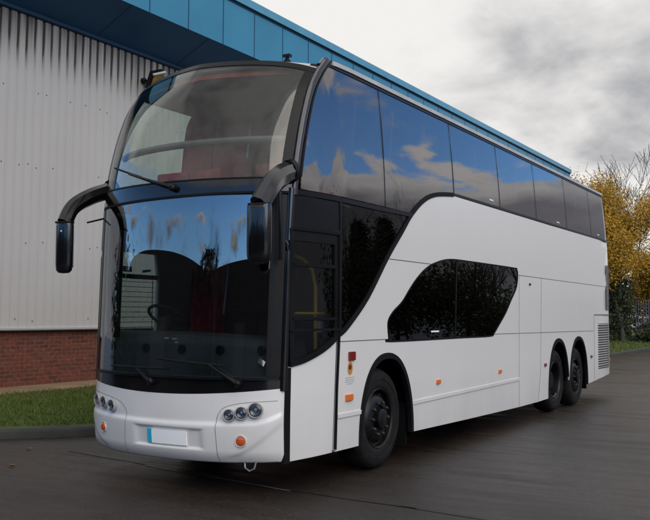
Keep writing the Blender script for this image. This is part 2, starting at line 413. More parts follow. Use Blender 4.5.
# --- black mask under the windscreen, windscreens, dividing band
def band(z0f, z1f, off=0., th=.02, u0=-1., u1=1., nu=61, nv=8):
    return patch(lambda u, t: front(u, z0f(u)+(z1f(u)-z0f(u))*t, off), lin(u0, u1, nu), lin(0, 1, nv), th, (0, 1, 0))
part('lower_mask', band(lambda u: tz(u)+.002, lambda u: 1.04, .0, .03, u1=.985), BLKG)
part('scuttle_lip', band(lambda u: 1.015, lambda u: 1.040, .03, .04, -.99, .98), BLKS)
part('windscreen', band(lambda u: 1.042, lambda u: 2.655, -.002, .006, -.985, .975, 61, 24), WSCR)
part('divider_band', band(lambda u: 2.672+.02*u, lambda u: 2.800, .006, .05, nv=5), BLKG)
parts('rubber_seal', [band(lambda u: 2.650+.02*u, lambda u: 2.6715+.02*u, .010, .03, nv=2), band(lambda u: 2.8015, lambda u: 2.815, .012, .03, nv=2)], RUBB)
def zt(u): return 3.985-.12*abs(u)**3.2
part('upper_windscreen', band(lambda u: 2.817, zt, -.002, .006, -.985, .985, 61, 24), USCR)
part('roof_lip', band(lambda u: zt(u)+.001, lambda u: zt(u)+.055, .004, .05, -.985, .985, nv=4), BLKS)
# shaped black pillar print behind the lower windscreen
def vband(u_of_z, w, z0, z1, off, th):
    return patch(lambda s, z: front(u_of_z(z)+w(z)*s, z, off), [-.5, 0, .5], lin(z0, z1, 24), th, (0, 1, 0))
def lp(z): return -.60-.22*max(0, (z-2.28)/.4)**1.3
fr_l = vband(lambda z: max(-.93, lp(z)-.0), lambda z: .10, 1.36, 2.64, -.03, .03)
part('windscreen_pillar', fr_l, BLKS)
fr_r = vband(lambda z: .955, lambda z: .055, 1.0, 2.66, -.016, .05); part('windscreen_pillar', fr_r, BLKS)
fr_r = vband(lambda z: -.965, lambda z: .045, 1.0, 2.66, -.016, .05); part('windscreen_pillar', fr_r, BLKS)
fr_r = vband(lambda z: .955, lambda z: .05, 2.8, 3.98, -.016, .05); part('windscreen_pillar', fr_r, BLKS)
part('screen_edge', band(lambda u: 1.042, lambda u: 2.655, .002, .006, .895, .978, 6, 24), BLKS)
part('screen_edge', band(lambda u: 1.042, lambda u: 2.655, .002, .006, -.988, -.865, 8, 24), BLKS)
part('screen_edge', band(lambda u: 2.817, lambda u: zt(u)-.002, .002, .006, .93, .986, 6, 24), BLKS)
# corner posts: lower rubber gap, upper lacquered pillars with bright strip
def cpath(side, z0, z1, n, dy=0., dx=0.):
    out = []
    for z in lin(z0, z1, n):
        q = front(1., z); y = q.y+dy; v = P(y, z, dx, side); out.append(v)
    return out
part('corner_gap', strip([(.505, .285), (.505, .7), (.512, 1.12)], .065, .006, .04), RUBB)
bm = bmesh.new(); tube(bm, cpath(1, .92, 2.72, 20, .005, -.018), .038, 12); part('corner_post', bm, BLKG)
bm = bmesh.new(); tube(bm, cpath(-1, .92, 2.72, 20, .005, -.018), .032, 12); part('corner_post', bm, BLKG)
STRP = simple('pillar_beading', (.14, .14, .15), .3)
for sd in (1, -1):
    bm = bmesh.new(); tube(bm, cpath(sd, 2.66, 4.04, 28, .030, -.016), .040, 14); part('upper_pillar', bm, PILL)
    bm = bmesh.new(); tube(bm, cpath(sd, 2.80, 4.03, 28, -.012, .008), .010, 8); part('pillar_strip', bm, STRP)
    bm = bmesh.new(); tube(bm, cpath(sd, 2.84, 4.05, 28, .085, .004), .012, 8); part('pillar_strip', bm, BLKS)

# --- door and front side glazing (near side)
DOOR = bpy.data.objects.new('entrance_door', None); COL.objects.link(DOOR); DOOR.parent = BUS; DOOR.location = Vector((-.05, .85, .3))-world_loc(BUS)
low = catmull([(.535, 1.125), (.70, 1.155), (.92, 1.225), (1.07, 1.29), (1.185, 1.355)], 4)
part('door_panel', skin([(.545, .30)]+[(1.125, .31)]+[(1.185, 1.345)]+low[::-1][1:]), WHITE, DOOR)
lowf = [(y, z+.004) for y, z in low]
frame_o = lowf+[(1.225, 1.40), (1.225, 2.37), (.50, 2.37)]
h_top = [(.57, 2.055), (1.145, 2.055), (1.145, 2.25), (.57, 2.25)]
h_mid = [(.57, 1.565), (1.155, 1.565), (1.155, 2.02), (.57, 2.02)]
h_low = [(.585, 1.19), (.75, 1.21), (.95, 1.29), (1.14, 1.38), (1.155, 1.535), (.575, 1.535)]
part('door_frame', skin(frame_o, [h_top, h_mid, h_low], off=.006, thick=.04), BLKS, DOOR)
def grow(poly, d):
    c = Vector((sum(p[0] for p in poly)/len(poly), sum(p[1] for p in poly)/len(poly)))
    return [tuple(Vector(p)+(Vector(p)-c).normalized()*d) for p in poly]
for h in (h_top, h_mid, h_low): part('door_window', skin(grow(h, .015), off=-.012, thick=.005), DOORG, DOOR)
# raised inner frames
def ring(poly, w, off=.018, th=.02):
    p = list(poly)+[poly[0], ]
    out = bmesh.new(); bs = []
    for a, b in zip(p, p[1:]):
        k = [(a[0]+(b[0]-a[0])*t, a[1]+(b[1]-a[1])*t) for t in lin(0, 1, 5)]
        bs.append(strip(k, w, off, th))
    return join(*bs)
parts('door_trim', [ring([(.515, 1.45), (.515, 2.355), (1.215, 2.355), (1.215, 1.45)], .022, .022, .03), strip([(.56, 2.037), (1.165, 2.037)], .03, .014, .02), strip([(.56, 1.55), (1.17, 1.55)], .022, .014, .02)], RUBB, DOOR)
bm = bmesh.new(); tube(bm, [P(1.175, .33, .002), P(1.2, .9, .002), P(1.235, 1.39, .002)], .014, 6); part('door_seal', bm, RUBB)
part('door_edge_trim', strip([(y, z+.025) for y, z in low], .05, .014, .03), RUBB, DOOR)
# fixed black panel over the door and its neighbour, quarter glass, rails
part('header_panel', skin([(.50, 2.385), (1.225, 2.385), (1.225, 2.66), (.52, 2.66)], off=.004), BLKS)
sw_in = [(y-.035, z+.030) for y, z in swoosh if z < 2.68]
qg = [(1.262, 1.44)]+[(max(1.262, y), z) for y, z in sw_in][1:]+[(2.76, 2.665), (1.262, 2.665)]
part('quarter_glass', skin(qg, off=-.006, thick=.006), DRKG)
part('swoosh_trim', strip([(y-.018, z+.016) for y, z in swoosh], .05, .010, .03), RUBB)
parts('waist_rail', [strip([(.56, 2.69), (1.2, 2.69), (2.0, 2.69), (2.84, 2.70)], .045, .012, .03), strip([(1.243, 1.42), (1.243, 2.0), (1.243, 2.68)], .034, .012, .03), strip([(.53, 2.378), (1.24, 2.378)], .02, .012, .03)], BLKS)
part('inner_lining', skin([(1.27, 1.42), (2.2, 2.2), (2.8, 2.66), (1.27, 2.66)], off=-.25, thick=.02), INTD) if 0 else None

# --- upper side glazing: one pane per bay
ubot = [(1.0, 2.725)]+[]
divs = [2.20, 4.10, 5.77, 7.44, 9.16, 10.84, 12.08]
def bottom_z(y):
    if y < 2.85: return 2.725
    pts = [p for p in swoosh if p[0] > 2.8]+[(12.3, 3.07)]
    for a, b in zip(pts, pts[1:]):
        if y <= b[0]: return a[1]+(b[1]-a[1])*(y-a[0])/(b[0]-a[0])+.035
    return 3.105
edge = [(.66, 2.725), (.685, 2.95), (.74, 3.25), (.83, 3.50), (.94, 3.73), (1.06, 3.89), (1.18, 3.985)]
def pane(y0, y1):
    ys = lin(y0, y1, 14); lowp = [(y, bottom_z(y)) for y in ys]
    return lowp+[(y1, 3.985), (y0, 3.985)]
p0 = [(y, 2.725) for y in lin(.66, divs[0]-.012, 8)]+[(divs[0]-.012, 3.985)]+edge[::-1][:-1]
prev = divs[0]
part('side_window', skin(p0, off=-.002, thick=.006), SIDG)
for d in divs[1:]:
    part('side_window', skin(pane(prev+.012, d-.012), off=-.002, thick=.006), SIDG); prev = d
parts('window_joint', [*[strip([(d+.0, bottom_z(d)), (d, 3.3), (d, 3.6), (d, 3.99)], .034, -.001, .03) for d in divs]], BLKS)
parts('window_trim', [strip([(1.02, 3.965)]+[(1.2, 3.998)]+[(y, 4.0) for y in lin(1.5, 12.12, 20)], .03, .006, .03),
     strip([(y, bottom_z(y)-.012) for y in lin(3.3, 12.2, 40)], .03, .006, .03), strip([(12.12, 4.0), (12.16, 3.6), (12.215, 3.09)], .06, .006, .03)], BLKS)
# small white labels etched at the foot of some panes
for y, z in ((5.35, 3.17), (8.55, 3.16), (11.3, 3.17)): part('window_label', strip([(y, z), (y+.15, z)], .016, .002, .003), PLATE)
for y, z in ((3.35, 1.40), ): part('window_label', strip([(y, z), (y+.22, z)], .018, .002, .003), PLATE)
# far upper glazing with slim pillars
fe = [(1.18, 3.92), (12.1, 3.92), (12.15, 3.08), (8, 3.08), (3.25, 2.93), (1.6, 2.74), (.66, 2.74), (.72, 3.2), (.86, 3.6)]
part('far_glazing', skin(fe, off=-.002, thick=.006, side=-1), FARG)
parts('far_pillar', [*[strip([(d, 2.9), (d, 3.3), (d, 3.6), (d, 3.99)], .07, -.008, .03, -1) for d in divs]+[strip([(1.1, 3.95)]+[(y, 3.965) for y in lin(1.4, 12.1, 12)], .11, .004, .03, -1)]], BLKS)
# roof: crowned, light grey cove strip along the near edge
def roof_fn(u, t):
    yf = front(u*.985, zt(u)+.055).y+.01; y = yf+(12.10-yf)*t; a = abs(u)
    x = -1.25+(1.25+sideX(max(y, 1.08), 4.05))*u
    return Vector((x, y, 4.042-.12*a**3.2*math.exp(-(y-yf)/.20)+.05*(1-a**6)*(1-math.exp(-(y-yf)/1.4))))
bm = patch(roof_fn, lin(-1, 1, 33), [((k/40)**1.6) for k in range(41)], .03, (0, 0, -1)); part('roof', bm, SILV)
part('cove_strip', strip([(1.24, 4.030), (1.3, 4.035)]+[(y, 4.043) for y in lin(1.6, 12.10, 20)], .045, .016, .06), SILV)
bm = bmesh.new(); c = roof_fn(.70, .012); lathe(bm, [(.035, -.01), (.035, .02), (.018, .035), (.018, .055)], c, (0, 0, 1), 16); box(bm, c+Vector((0, 0, .065)), (.075, .05, .028)); part('roof_aerial', bm, BLKS)
# rear
def rear_fn(s, z):
    a = abs(s); tab = [(.43, 12.24), (.95, 12.36), (1.5, 12.40), (1.91, 12.38), (2.5, 12.30), (3.08, 12.21), (4.05, 12.10)]
    y = tab[-1][1]
    for p, q in zip(tab, tab[1:]):
        if z <= q[0]: y = p[1]+(q[1]-p[1])*(z-p[0])/(q[0]-p[0]); break
    hw = 1.25+sideX(y, z)
    return Vector((-1.25+hw*s, y+.16*(1-a**3), z))
part('rear_panel', patch(rear_fn, lin(-1, 1, 21), lin(.43, 4.05, 24), .03, (0, -1, 0)), WHITE)

# --- mid window: two dark panes and divider
mw = [(y, z) for y, z in midwin]
part('lower_window', skin(grow(mw, .004), off=-.005, thick=.006), DRKG)
part('window_joint', strip([(4.13, 2.255), (4.10, 1.8), (4.08, 1.32)], .028, .000, .01), BLKS)
part('window_trim', strip(mw+[mw[0], mw[1]], .018, .003, .01), RUBB)

# --- vents, markers, emblem, lock
v1 = bmesh.new()
vb = strip([(11.90, 2.585), (11.90, 1.70)], .0, .0) if 0 else None
def louvre(name, y0, y1, z0, z1, n, matb, mats, fr=.02, cut=None):
    e = bpy.data.objects.new(name, None); COL.objects.link(e); e.parent = BUS; e.location = P(y0, z0)-world_loc(BUS)
    part('vent_back', skin([(y0, z0), (y1, z0), (y1, z1), (y0, z1)], off=.003, thick=.004), matb, e)
    bs = []
    for k in range(n):
        z = z0+(z1-z0)*(k+.5)/n; h = (z1-z0)/n
        b = bmesh.new(); prev_ = None; yy_ = lin(y0, y1, 9)
        for y in yy_:
            q = [P(y, z-h*.18, .006), P(y, z+h*.30, .020), P(y, z+h*.30, .002), P(y, z-h*.18, .002)]; q = [b.verts.new(v) for v in q]
            if prev_:
                for m_ in range(4): b.faces.new((prev_[m_], q[m_], q[(m_+1) % 4], prev_[(m_+1) % 4]))
            else: b.faces.new(q)
            prev_ = q
        b.faces.new(prev_[::-1])
        bmesh.ops.recalc_face_normals(b, faces=b.faces)
        bs.append(b)
    part('vent_slats', join(*bs), mats, e, smooth=False)
louvre('engine_vent', 11.14, 12.02, .57, 1.44, 19, BLKS, WHITE)
louvre('upper_vent', 11.86, 12.17, 1.70, 2.60, 22, SEAM, SILV)
def marker(y, z, w, h, mat, name, off=.0):
    b = strip([(y-w/2, z), (y+w/2, z)], h, .022, .03); bmesh.ops.bevel(b, geom=b.edges[:], offset=.006, segments=2, affect='EDGES'); o = part(name, b, mat)
    return o
marker(1.465, 1.19, .12, .085, REDL, 'side_lamp'); marker(1.415, .795, .13, .062, ORNG, 'side_marker')
marker(3.54, .81, .10, .05, ORNG, 'side_marker'); marker(5.64, .82, .10, .045, ORNG, 'side_marker')
marker(7.73, .81, .09, .05, REDL, 'side_marker'); marker(10.60, .83, .09, .05, REDL, 'side_marker'); marker(12.18, .72, .10, .05, ORNG, 'side_marker')
marker(6.98, 2.06, .035, .035, BLKS, 'panel_lock')
# round crest and the faint lines under it
EM1 = simple('emblem_amber', (.50, .25, .05), .4); EM2 = simple('emblem_dark', (.10, .02, .015), .4); EMG = simple('emblem_grey', (.46, .45, .44), .6)
bm = bmesh.new(); lathe(bm, [(.048, -.002), (.048, .003), (0, .003)], P(1.44, 1.075, .001), (1, 0, 0), 28); em = part('side_emblem', bm, EM1)
for v in em.data.vertices: v.co.z = 1.075+(v.co.z-1.075)*1.35
bm = bmesh.new(); lathe(bm, [(.026, .002), (.026, .005), (0, .005)], P(1.435, 1.085, .001), (1, 0, 0), 24); part('emblem_centre', bm, EM2, em)
parts('small_lettering', [*[strip([(1.44-w, z), (1.44+w, z)], .009, .0015, .002) for z, w in ((.985, .09), (.965, .085), (.945, .09), (.925, .05))]], EMG)
for y, z in ((1.155, .40), ): marker(y-.02, z-.07, .03, .02, STEEL, 'door_catch')

# --- wheels
NUTM = simple('wheel_nut_steel', (.09, .085, .08), .4, metal=.7, var=.3, vscale=20)
def wheel(x, y, side, deep):
    """side=+1: outer face towards +X"""
    e = bpy.data.objects.new('wheel', None); COL.objects.link(e); e.parent = BUS; e.location = Vector((x, y, .52))-world_loc(BUS)
    ax = Vector((side, 0, 0)); c = Vector((x, y, .52)); w = .145
    prof = [(.300, -w), (.33, -w-.01), (.43, -w-.014), (.485, -w+.005), (.512, -w+.05), (.520, 0), (.512, w-.05), (.485, w-.005), (.465, w+.006), (.43, w+.014), (.40, w+.016), (.395, w+.010), (.36, w+.012), (.33, w+.008), (.306, w-.004), (.300, w-.02)]
    bm = bmesh.new(); lathe(bm, prof, c, ax, 72)
    # tread grooves
    part('tyre', bm, TYRE, e, ang=50)
    bm = bmesh.new()
    if deep:
        pr = [(.312, w-.004), (.302, w+.006), (.290, w-.004), (.284, w-.03), (.275, w-.17), (.225, w-.20), (.15, w-.20), (.15, w-.10), (.13, w-.06), (.07, w-.05), (0, w-.05)]
    else:
        pr = [(.312, w-.004), (.302, w+.006), (.290, w-.004), (.282, w-.06), (.262, w-.075), (.235, w-.03), (.20, w-.002), (.135, w+.004), (.13, w-.02), (.10, w-.02), (.098, w+.045), (.06, w+.058), (0, w+.06)]
    lathe(bm, pr, c, ax, 60); part('rim', bm, RIMM, e, ang=40)
    rn = .165 if not deep else .185; hz = w+.004 if not deep else w-.198
    for k in range(10):
        bm = bmesh.new(); t = 2*PI*k/10; q = c+Vector((0, math.cos(t), math.sin(t)))*rn
        lathe(bm, [(.017, hz-.005), (.017, hz+.022), (.012, hz+.034), (0, hz+.034)], q, ax, 6)
        part('wheel_nut', bm, NUTM if not deep else RIMM, e, smooth=False)
    if not deep:
        for k in range(8):
            bm = bmesh.new(); t = 2*PI*(k+.5)/8; q = c+Vector((0, math.cos(t), math.sin(t)))*.243+ax*(w-.047)
            lathe(bm, [(.030, -.006), (.034, .006), (.028, .010), (.022, .004), (0, -.004)], q, (ax-Vector((0, math.cos(t), math.sin(t)))*-.7).normalized(), 14)
            part('hand_hole', bm, BLKS, e)
    else:
        bm = bmesh.new(); tube(bm, [c+ax*(w-.03)+Vector((0, math.cos(t), math.sin(t)))*.272 for t in lin(3.3, 5.3, 14)], .007, 6); part('rim_edge', bm, STEEL, e)
    return e
for x, sd in ((-.205, 1), (-2.295, -1)):
    wheel(x, 2.16, sd, False); wheel(x-.01*sd, 8.50, sd, True); wheel(x, 9.73, sd, False)

# --- mirrors
def mirror(side):
    e = bpy.data.objects.new('mirror', None); COL.objects.link(e); e.parent = BUS
    if side < 0: base = Vector((-2.385, .60, 2.86)); kn = Vector((-2.43, .12, 2.63)); end = Vector((-2.43, .035, 2.47))
    else: base = Vector((-.10, .50, 2.86)); kn = Vector((-.045, .10, 2.67)); end = Vector((-.045, -.035, 2.50))
    e.location = base-world_loc(BUS)
    path = catmull([tuple(base+Vector((0, .03, .01))), tuple(base.lerp(kn, .5)+Vector((0, -.01, .022))), tuple(kn+Vector((0, .01, .0))), tuple(end)], 7)
    n = len(path); bm = bmesh.new(); tube(bm, path, [.085 if side < 0 else .095]*4+[.084 if side < 0 else .098 for k in range(n-4)], 8, flat=.8, updir=Vector((1, 0, 0))); part('mirror_arm', bm, PILL if side > 0 else BLKG, e, ang=24)
    bm = bmesh.new(); tube(bm, [base+Vector((0, .05, .02)), base+Vector((0, -.01, .0))], .105, 16, updir=Vector((1, 0, 0)), flat=.8); part('mirror_mount', bm, BLKS, e)
    # housing: rounded deep shell
    hc = end+Vector((.0, 0, -.235)); bm = bmesh.new()
    prof = [(0, -.26), (.06, -.255), (.088, -.23), (.098, -.17), (.10, 0), (.10, .20), (.095, .24)]
    lathe(bm, [(r*(1. if side < 0 else 1.16), h) for r, h in prof]+[(.09, .25), (0, .25)], hc, (0, 0, 1), 28)
    for v in bm.verts: v.co.y = hc.y+(v.co.y-hc.y)*(.62 if v.co.y < hc.y else .8)
    part('mirror_housing', bm, BLKG, e, ang=50)
    bm = bmesh.new(); box(bm, hc+Vector((0, .066, -.02)), (.12, .006, .36)); part('mirror_glass', bm, CHRM, e)
    bm = bmesh.new(); lathe(bm, [(.105, 0), (.105, .012)], end+Vector((0, 0, .0)), (0, 0, 1), 28)
    for v in bm.verts: v.co.y = end.y+(v.co.y-end.y)*.78
    part('mirror_ring', bm, RUBB, e)
    bm = bmesh.new(); lathe(bm, [(.008, 0), (.008, .006), (0, .008)], hc+Vector((.02, -.058, .03 if side > 0 else .15)), (0, -1, 0), 10); part('mirror_screw', bm, PLATE, e)
mirror(-1); mirror(1)
# thin second bracket near the right mirror
bm = bmesh.new(); tube(bm, [(-.09, .34, 2.66), (-.075, .33, 2.3), (-.075, .33, 2.06)], .022, 8); part('mirror_bracket', bm, BLKS)
# small ajar catch near left mirror
bm = bmesh.new(); tube(bm, [(-2.38, .52, 2.56), (-2.42, .32, 2.50)], .010, 6); part('grab_catch', bm, BLKS)

# --- wipers
def F3(u, z, off): return front(u, z, off)
def wiper(pivot, elbow, b0, b1):
    e = bpy.data.objects.new('wiper', None); COL.objects.link(e); e.parent = BUS; e.location = F3(*pivot, .03)-world_loc(BUS)
    bm = bmesh.new(); pts = [F3(pivot[0]+(elbow[0]-pivot[0])*t, pivot[1]+(elbow[1]-pivot[1])*t, .045) for t in lin(0, 1, 8)]
    tube(bm, pts, [.024, .022, .02, .016, .014, .012, .011, .010], 8); part('wiper_arm', bm, BLKS, e)
    bm = bmesh.new(); lathe(bm, [(.035, -.02), (.035, .03), (.02, .045), (0, .045)], F3(*pivot, .02), (0, -1, 0), 16); part('wiper_pivot', bm, BLKS, e)
    bm = bmesh.new(); tube(bm, [F3(b0[0]+(b1[0]-b0[0])*t, b0[1]+(b1[1]-b0[1])*t, .022) for t in lin(0, 1, 14)], .010, 6)
    tube(bm, [F3(b0[0]+(b1[0]-b0[0])*t, b0[1]+(b1[1]-b0[1])*t+.0, .038) for t in lin(.15, .85, 10)], .007, 6); part('wiper_blade', bm, RUBB, e)
wiper((.72, .985), (.49, 1.150), (.0, 1.185), (.60, 1.135)); wiper((-.05, .975), (-.20, 1.085), (-.56, 1.095), (.10, 1.095))
wiper((.087, 2.745), (-.45, 2.93), (-.74, 3.035), (-.30, 2.885))

# ------------------------------------------------------------------ coach interior
bm = bmesh.new(); box(bm, (-1.25, 6.5, 2.64), (2.38, 11.0, .09)); 
part('upper_floor', bm, INTD, smooth=False)
# front of the upper floor follows the screen
bm = patch(lambda u, t: front(u, 2.70, -.03-.9*t)if 0 else Vector((front(u, 2.70).x, front(u, 2.70).y+.03+(1.15-front(u, 2.70).y)*t, 2.69)), lin(-.97, .97, 21), lin(0, 1, 4), .06, (0, 0, -1)); part('upper_floor_nose', bm, DASH)
bm = patch(lambda u, t: Vector((front(u, 3.97).x, front(u, 3.97).y+.04+(11.9-front(u, 3.97).y)*t, 3.955-.10*abs(u)**4)), lin(-.96, .96, 21), lin(0, 1, 24), .02, (0, 0, 1)); part('ceiling', bm, CEIL)
bm = bmesh.new(); box(bm, (-1.25, 6.85, 1.33), (2.36, 10.5, .05)); part('lower_floor', bm, INTD, smooth=False)
bm = bmesh.new(); box(bm, (-1.25, 1.08, .95), (2.2, 1.0, .06)); part('cab_floor', bm, INTD, smooth=False)
bm = bmesh.new(); box(bm, (-1.25, 2.6, 1.8), (2.3, .05, 1.7)) if 0 else box(bm, (-1.25, 7.2, 1.8), (2.3, .05, 1.7)); part('bulkhead', bm, INTD, smooth=False)
# luggage lockers along upper sides, front cross rail
bm = bmesh.new(); tube(bm, [Vector((front(u, 3.2).x, front(u, 3.2).y+.16, 3.20)) for u in lin(-.93, .93, 25)], .034, 10); part('front_rail', bm, simple('rail_grey', (.10, .10, .105), .45))
VALM = simple('red_valance', (.22, .03, .02), .7, var=.3, vscale=8); CURT = simple('curtain_cloth', (.10, .022, .045), .9, var=.3, vscale=5)
bm = patch(lambda u, z: front(u, z, -.10), lin(-.9, .9, 31), [3.875, 3.90, 3.925], .02, (0, 1, 0)); part('valance', bm, VALM)
def curtain(side):
    bm = patch(lambda t, z: Vector((-1.25+side*(1.10+.015*math.sin(t*40)+xs(z)), .80+.30*(z-2.9)+.30*t, z)), lin(0, 1, 40), lin(2.80, 3.80, 6), .01, (-side, 0, 0)); part('curtain', bm, CURT)
curtain(1)
# seats
def seat_mesh(h):
    bm = bmesh.new(); pts = catmull([(.02, .0), (.05, .32), (.09, .62), (.13, .80), (.16, .86)], 4)
    rows = []
    for i, (yy, zz) in enumerate(pts):
        t = zz/.86; w = .21*(1-.0*t) if t < .75 else .21*math.sqrt(max(.05, 1-((t-.75)/.27)**2*.75))
        th = .055-.02*t; r = []
        for s in lin(-1, 1, 7): r.append((Vector((w*s, yy-th*(1-.45*s*s)-.02*abs(s)**3, zz)), Vector((w*s, yy+th*.6, zz))))
        rows.append([(bm.verts.new(a), bm.verts.new(b)) for a, b in r])
    n = 7
    for A, B in zip(rows, rows[1:]):
        for k in range(n-1):
            bm.faces.new((A[k][0], A[k+1][0], B[k+1][0], B[k][0])); bm.faces.new((A[k][1], B[k][1], B[k+1][1], A[k+1][1]))
        bm.faces.new((A[0][0], B[0][0], B[0][1], A[0][1])); bm.faces.new((A[-1][0], A[-1][1], B[-1][1], B[-1][0]))
    A = rows[-1]
    for k in range(n-1): bm.faces.new((A[k][0], A[k+1][0], A[k+1][1], A[k][1]))
    bmesh.ops.recalc_face_normals(bm, faces=bm.faces)
    b2 = bmesh.new(); box(b2, (0, -.20, .02), (.43, .44, .12)); bevel_all(b2, .03, 2)
    b3 = bmesh.new(); box(b3, (0, -.14, -.20), (.34, .10, .32))
    return join(bm, b2, b3)
def edge_mesh():
    bm = bmesh.new()
    pts = [(-.215, .04, .25), (-.22, .08, .55), (-.205, .125, .76), (-.15, .16, .875), (0, .17, .90), (.15, .16, .875), (.205, .125, .76), (.22, .08, .55), (.215, .04, .25)]
    tube(bm, catmull(pts, 4), .013, 6); return bm
me_s = bpy.data.meshes.new('seat'); b = seat_mesh(0); b.to_mesh(me_s); b.free(); me_s.shade_smooth(); me_s.set_sharp_from_angle(angle=.8); me_s.materials.append(SEATM)
me_e = bpy.data.meshes.new('seat_edge'); b = edge_mesh(); b.to_mesh(me_e); b.free(); me_e.shade_smooth(); me_e.materials.append(GREYP)
def seat(x, y, z, rot=0.):
    o = bpy.data.objects.new('seat', me_s); COL.objects.link(o); o.parent = BUS; o.location = Vector((x, y, z))-world_loc(BUS); o.rotation_euler = (0, 0, rot)
    e = bpy.data.objects.new('seat_edge', me_e); COL.objects.link(e); e.parent = o
    return o
for k in range(12):
    for x in (-.36, -.82, -1.68, -2.14):
        seat(x, 1.68+k*.84, 3.04)
for k in range(3):
    for x in (-.42, -.88, -1.68, -2.14):
        if k == 0 and x > -1.2: continue
        seat(x, 2.7+k*.85, 1.66)
sd = seat(-1.93, 1.62, 1.33)
# dashboard following the screen, with round vents, steering wheel
def dash_fn(u, t):
    prof = [(.05, 1.03), (.055, 1.2), (.06, 1.33), (.10, 1.40), (.30, 1.425), (.50, 1.40), (.55, 1.2), (.55, 1.0)]
    i = min(int(t*(len(prof)-1)), len(prof)-2); k = t*(len(prof)-1)-i
    dy = prof[i][0]+(prof[i+1][0]-prof[i][0])*k; z = prof[i][1]+(prof[i+1][1]-prof[i][1])*k
    q = front(u*.93, 1.2); return Vector((q.x, q.y+dy+.02, z-.05*max(0, (u-.2))*(1 if z > 1.3 else 0)))
bm = bmesh.new(); us_ = lin(-1, 1, 31); ts = lin(0, 1, 29); g = [[bm.verts.new(dash_fn(u, t)) for t in ts] for u in us_]
for i in range(30):
    for j in range(28): bm.faces.new((g[i][j], g[i+1][j], g[i+1][j+1], g[i][j+1]))
DB = part('dashboard', bm, DASH, ang=60)
for u in (-.66, -.20, .18, .52, .83):
    q = front(u*.93/.93, 1.27)+Vector((0, .070, 0)); bm = bmesh.new(); lathe(bm, [(.042, -.01), (.042, .010), (.032, .016), (.02, .010), (0, .010)], q, (0, -1, 0), 24); part('round_vent', bm, BLKS, DB)
for u, z, w in ((.02, 1.365, .05), (.10, 1.36, .06), (.12, 1.33, .04)):
    bm = bmesh.new(); q = front(u, z)+Vector((0, .075, 0)); box(bm, q, (w, .004, .018)); part('tax_disc', bm, PAPER, DB, smooth=False)
bm = bmesh.new(); q = front(.86, 1.17)+Vector((0, .012, 0)); box(bm, q, (.07, .003, .045), Matrix.Rotation(.5, 3, 'Y')); part('windscreen_sticker', bm, PAPER, smooth=False)
# steering wheel
e = bpy.data.objects.new('steering_wheel', None); COL.objects.link(e); e.parent = BUS; c = Vector((-1.93, 1.02, 1.545)); e.location = c-world_loc(BUS)
bm = bmesh.new(); ax = Vector((.0, .55, .83)).normalized(); a = Vector((1, 0, 0)); b_ = ax.cross(a)
tube(bm, [c+(a*math.cos(t)+b_*math.sin(t))*.225 for t in lin(0, 2*PI, 41)], .017, 10, cap=False); part('wheel_ring', bm, INTD, e)
bm = bmesh.new()
for t in (.3, PI-.3, -PI/2): tube(bm, [c, c+(a*math.cos(t)+b_*math.sin(t))*.22], .014, 8)
lathe(bm, [(0, .02), (.05, .015), (.06, -.02), (.03, -.35)], c, ax, 16); part('wheel_hub', bm, INTD, e)
# driver's window frame bar, pane with fine heater lines, small notices
part('driver_window', skin(grow(dwin, .01), off=-.004, thick=.005, side=-1), FARG)
part('driver_window_bar', strip([(.74, 1.985), (1.43, 1.985)], .05, -.010, .03, -1), BLKS)
parts('heater_line', [*[strip([(.76, z), (1.41, z)], .006, -.012, .002, -1) for z in lin(1.44, 1.93, 10)]+[strip([(y, 1.42), (y, 1.95)], .010, -.014, .003, -1) for y in (.80, 1.37)]], INTD)
part('window_notice', skin([(.78, 2.03), (1.0, 2.03), (1.0, 2.09), (.78, 2.09)], off=-.03, thick=.003, side=-1, gz=1), SEAM)
part('window_notice', skin([(.76, 2.03), (.82, 2.03), (.82, 2.22), (.76, 2.22)], off=-.03, thick=.003, side=-1, gz=1), PAPER)
part('window_notice', skin([(1.18, 2.03), (1.32, 2.05), (1.32, 2.075), (1.18, 2.06)], off=-.03, thick=.003, side=-1, gz=1), INTD)
# inside lining of the cab so the white skin does not shine through
part('cab_lining', skin([(.62, 1.0), (6.9, 1.0), (6.9, 2.6), (.66, 2.6)], [grow(dwin, .012)], off=-.045, thick=.01, side=-1), INTD)
for pts_, r_ in (([(-.30, .78, 1.1), (-.30, .78, 2.4)], .018), ([(-.26, 1.22, 1.1), (-.26, 1.22, 1.85), (-.28, 1.18, 2.02), (-.33, 1.10, 2.12), (-.40, 1.02, 2.16)], .018), ([(-.22, .8, 1.60), (-.22, 1.5, 1.60)], .012)):
    bm = bmesh.new(); tube(bm, pts_, r_, 8); part('door_rail', bm, YELL)
bm = bmesh.new(); box(bm, (-.75, 1.95, 1.5), (.8, .04, 1.0)); part('stairwell_panel', bm, INTD, smooth=False)
bm = bmesh.new(); box(bm, (-.75, 1.15, .70), (.9, 1.3, .5)); part('entrance_step', bm, INTD, smooth=False)
bm = bmesh.new(); box(bm, (-.33, 1.42, 1.47), (.05, .05, .11)); part('ticket_reader', bm, PLATE)
bm = bmesh.new(); tube(bm, [(-.36, .60, 1.28), (-.34, .66, 1.75)], .028, 8, flat=.3); part('door_mirror_strip', bm, GREYP)

